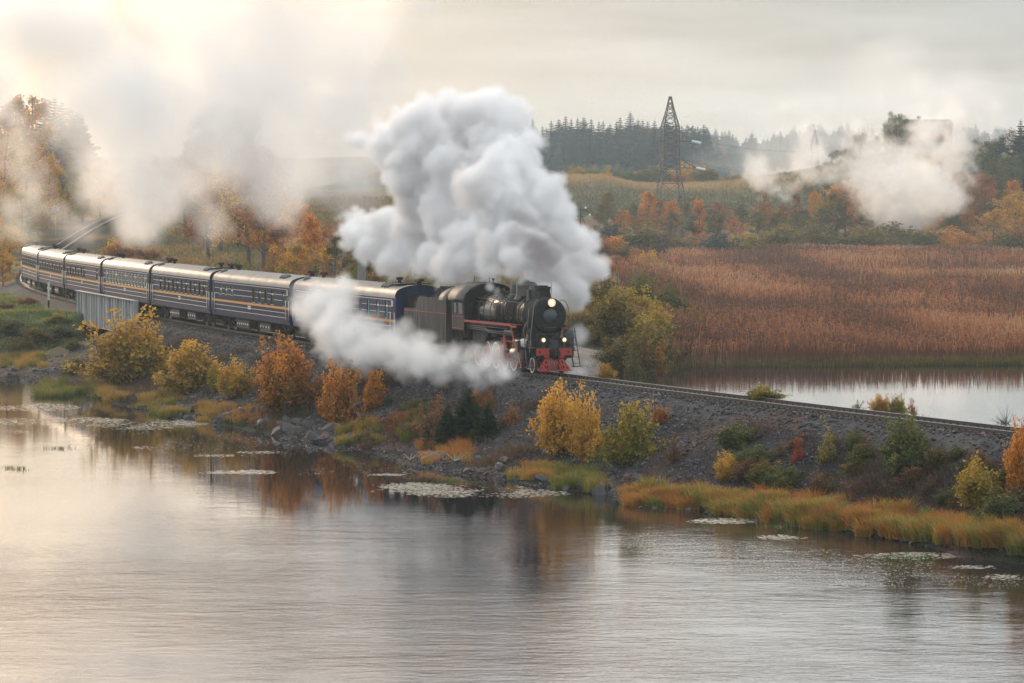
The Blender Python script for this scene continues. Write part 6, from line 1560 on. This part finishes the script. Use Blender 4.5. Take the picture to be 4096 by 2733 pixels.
soft('soot_smoke',[(2165,1000,210,90,.85,1.8),(2100,930,211,85,.55,1.6),(2180,1060,206,45,.7,1.2),(2110,1090,208,30,.9,1.2),(1880,1120,214,60,.25,1.2)],.16,so_,'brownish grey soot in the lower plume above the chimney',nsz=1.6,thr=.10,gain=.8,amp=1.5,rough=.68)
# steam from the cylinders rolling over the bank
C=[(2060,1495,202,28),(2020,1475,202,44),(1960,1440,204,46),(1890,1425,205,50),(2000,1500,201,46),(1900,1500,203,44),(1960,1500,202,36),(1930,1462,203,46),(1870,1470,205,58),(1815,1435,206,52),(1760,1455,208,66),(1700,1400,210,66),(1640,1430,212,80),(1560,1395,215,88),
(1490,1410,218,84),(1410,1370,222,90),(1340,1330,225,96),(1280,1240,230,86),(1230,1270,232,60),(1345,1215,228,72),(1385,1165,229,44),(1195,1230,234,40),(1480,1340,220,66),(1560,1330,217,56),
(1610,1345,215,46),(1840,1505,205,40),(1760,1510,207,42),(1680,1480,209,50),(1420,1440,219,46),(1330,1410,222,50)]
SM2=smoke_mat('steam',(.978,.975,.97),1.7,.1)
dense('cylinder_steam',C,.11,SM2,'white steam from the cylinders rolling along the wheels and over the embankment',shrink=.98,warp=.55,edge=.75,seed=9,jit=.6,power=1.25,n1=10,n2=7,nsz=2.0,f1=.5)
soft('cylinder_steam_wisps',[(2070,1440,203,45,.35,1.4),(1980,1400,205,50,.45,1.4),(2000,1400,205,40,.4,1.4),(1920,1400,206,50,.5,1.5),(1400,1120,228,60,.6,1.5),(1300,1150,231,90,.5,1.5),(1180,1180,236,60,.4,1.5),(1500,1300,220,70,.4,1.5),(2030,1500,202,30,.9,1.5)],.2,SM2,'thin wisps of steam around the engine wheels and coach side',nsz=1.8,thr=.10,gain=.9)
dense('side_steam',[(2310,1465,208,34),(2340,1450,208,28),(2290,1490,207,26),(2325,1490,207,24)],.09,SM2,'small white steam puff beyond the rails right of the front ladder',shrink=.85,warp=.35,edge=.4,seed=12,jit=.3)
soft('side_steam_wisp',[(2320,1350,214,45,.8,1.3),(2310,1310,214,30,.5,1.3)],.15,SM2,'faint steam wisp beside the front ladder',nsz=1.2,thr=.1,gain=.8)
soft('roof_steam',[(1960,1150,212,28,.9,1.2),(1985,1165,211,20,.7,1.2),(2085,1120,210,30,.8,1.2)],.09,SM2,'little steam jet from the safety valve in front of the cab',nsz=.7,thr=.05,gain=1.2)
# long trail drifting back over the train; it rises out of the top of the picture
B=[(1480,250,268,360,.85,.5),(1320,480,276,350,1,.5),(1120,180,286,400,.9,.5),(1010,560,290,340,1,.5),(780,250,300,380,.95,.5),(740,600,302,320,1,.5),(600,830,306,190,.9,.6),
(860,880,298,180,.7,.6),(1080,860,290,170,.5,.6),(480,420,310,330,1,.5),(400,720,314,220,.8,.5),(260,520,318,240,.72,.5),(80,600,322,270,.78,.5),(60,850,325,180,.62,.5),(200,820,322,160,.65,.5),(30,380,330,240,.7,.5),(330,900,318,110,.5,.5),(-100,560,326,290,.58,.5),(330,130,315,380,.85,.5),(30,110,322,390,.75,.5),(-200,200,330,380,.7,.5),
(1430,740,270,200,1,.5),(1400,560,272,200,1,.5),(1250,740,280,150,.7,.5),(1400,900,264,100,.5,.5),(540,930,310,110,.8,.6),(1800,0,256,300,.5,.6),(700,-200,300,430,.85,.5),(1300,-250,285,470,.9,.5),(1700,-500,270,450,.8,.5),(1000,-700,290,500,.8,.5),(300,-500,310,450,.7,.5),(1500,-950,280,450,.6,.5)]
SM3=smoke_mat('drifting_smoke',(.998,.994,.988),.38,.42)
soft('drifting_smoke',B,(.36,.8,.36),SM3,'warm hazy smoke trail drifting back over the train and the left hill',nsz=7,thr=.12,gain=1.1,seed=23,octs=5,stretch=(1,.7,1),amp=1.25,rough=.66)
# steam over the wood at the right and mist beyond the meadow
E=[(3610,790,790,165,.72,1.0),(3720,780,792,165,.72,1.0),(3540,800,788,140,.6,1.0),(3660,850,790,110,.55,1.0),(3820,760,792,120,.5,1.0),(3470,730,790,130,.5,1.0),(3560,680,792,140,.5,1.0),(3680,670,793,150,.55,1.0),(3800,650,795,140,.45,1.0),(3860,560,796,140,.38,1.0),(3460,600,795,130,.40,1.0),(3620,560,796,140,.36,1.0),(3760,540,796,150,.36,1.0),(3920,460,797,160,.34,1.0),(3420,480,797,160,.34,1.0),(3300,700,795,140,.44,1.0),(3180,650,795,150,.46,1.0),(3080,720,795,120,.44,1.0),(3650,420,797,160,.30,1.0),(3690,520,798,120,.30,1.0),(2980,690,795,110,.38,1.0),(3180,540,797,160,.38,1.0)]
SM4=smoke_mat('far_steam',(.98,.975,.965),.19,.25)
soft('wood_steam',E,(.36,.9,.36),SM4,'white steam patch hanging in front of the wood at the right',nsz=5.0,thr=.30,gain=1.25,seed=47,octs=6,amp=1.7,rough=.70)
Fm=[(3250,560,1160,260,.9,.5),(3000,640,1150,230,.7,.5),(2800,660,1145,160,.6,.5),(3200,720,1085,170,.8,.4),(3450,420,1150,330,.8,.5),(3800,420,1150,360,.85,.5),(4080,500,1120,280,.7,.5),(3050,470,1160,220,.6,.5),(3500,620,1090,200,.7,.5),(3700,330,1150,300,.5,.5)]
SM5=smoke_mat('mist',(.985,.985,.98),.04,.1)
soft('distant_mist',Fm,(1.2,2.0,1.0),SM5,'thin pale mist trailing over the far forest and the ridge at right',nsz=13,thr=.10,gain=1.0,seed=38,octs=6,stretch=(.6,1,1.3),amp=1.3,rough=.68)
SM6=smoke_mat('blue_mist',(.62,.82,.95),.0075,.0)
soft('forest_mist',[(2000+i*190,600,1150,300,1,.35) for i in range(13)],(3,3,2),SM6,'thin bluish air hanging in front of the spruce forest',nsz=30,thr=-.1,gain=1,amp=.5)
for mt,k in ((SM6,2.5),(SM3,2.5),(SM4,2),(SM5,2),(SM,1.3),(SM2,1.2),(so_,1.5)): mt.cycles.volume_step_rate=k
print('smoke',time.time()-T0)
HAZE=.00012
# ---------------------------------------------------------------- haze
m,t=newmat('haze_air'); o_=N(t,'ShaderNodeOutputMaterial'); pv=N(t,'ShaderNodeVolumePrincipled')
pv.inputs['Color'].default_value=(.66,.84,.97,1); pv.inputs['Density'].default_value=HAZE; pv.inputs['Anisotropy'].default_value=.45
t.links.new(pv.outputs[0],o_.inputs['Volume'])
X0,X1,Y0,Y1,Z0,Z1=-1510,1510,-70,2760,-8,75
co=[(x,y,z) for x in (X0,X1) for y in (Y0,Y1) for z in (Z0,Z1)]
fa=[0,1,3,2, 4,6,7,5, 0,4,5,1, 2,3,7,6, 0,2,6,4, 1,5,7,3]
hz=link('haze',mesh_np('haze',co,fa,4,m)); tag(hz,kind='stuff')

# ---------------------------------------------------------------- every look-alike that stands in a countable row gets its own place
def words_for(n):
    W=['','leftmost','second','third','fourth','fifth','sixth','seventh','eighth','ninth','tenth','eleventh','twelfth','thirteenth','fourteenth','fifteenth','sixteenth','seventeenth','eighteenth','nineteenth','twentieth']
    return W[n] if n<len(W) else None
from collections import defaultdict
_g=defaultdict(list)
for o in S.objects:
    if o.parent is None and o.get('label'): _g[o['label']].append(o)
for lab,L in _g.items():
    if 1<len(L)<=20 and 'coach' not in lab:
        L.sort(key=lambda o:o.location.x/max(1,o.location.y))
        for i,o in enumerate(L):
            w=words_for(i+1); t=lab+(', leftmost of them' if i==0 else ', '+('rightmost of them' if i==len(L)-1 else w+' from left'))
            if len(t.split())<=16: o['label']=t
print('done',time.time()-T0,len(bpy.data.objects))
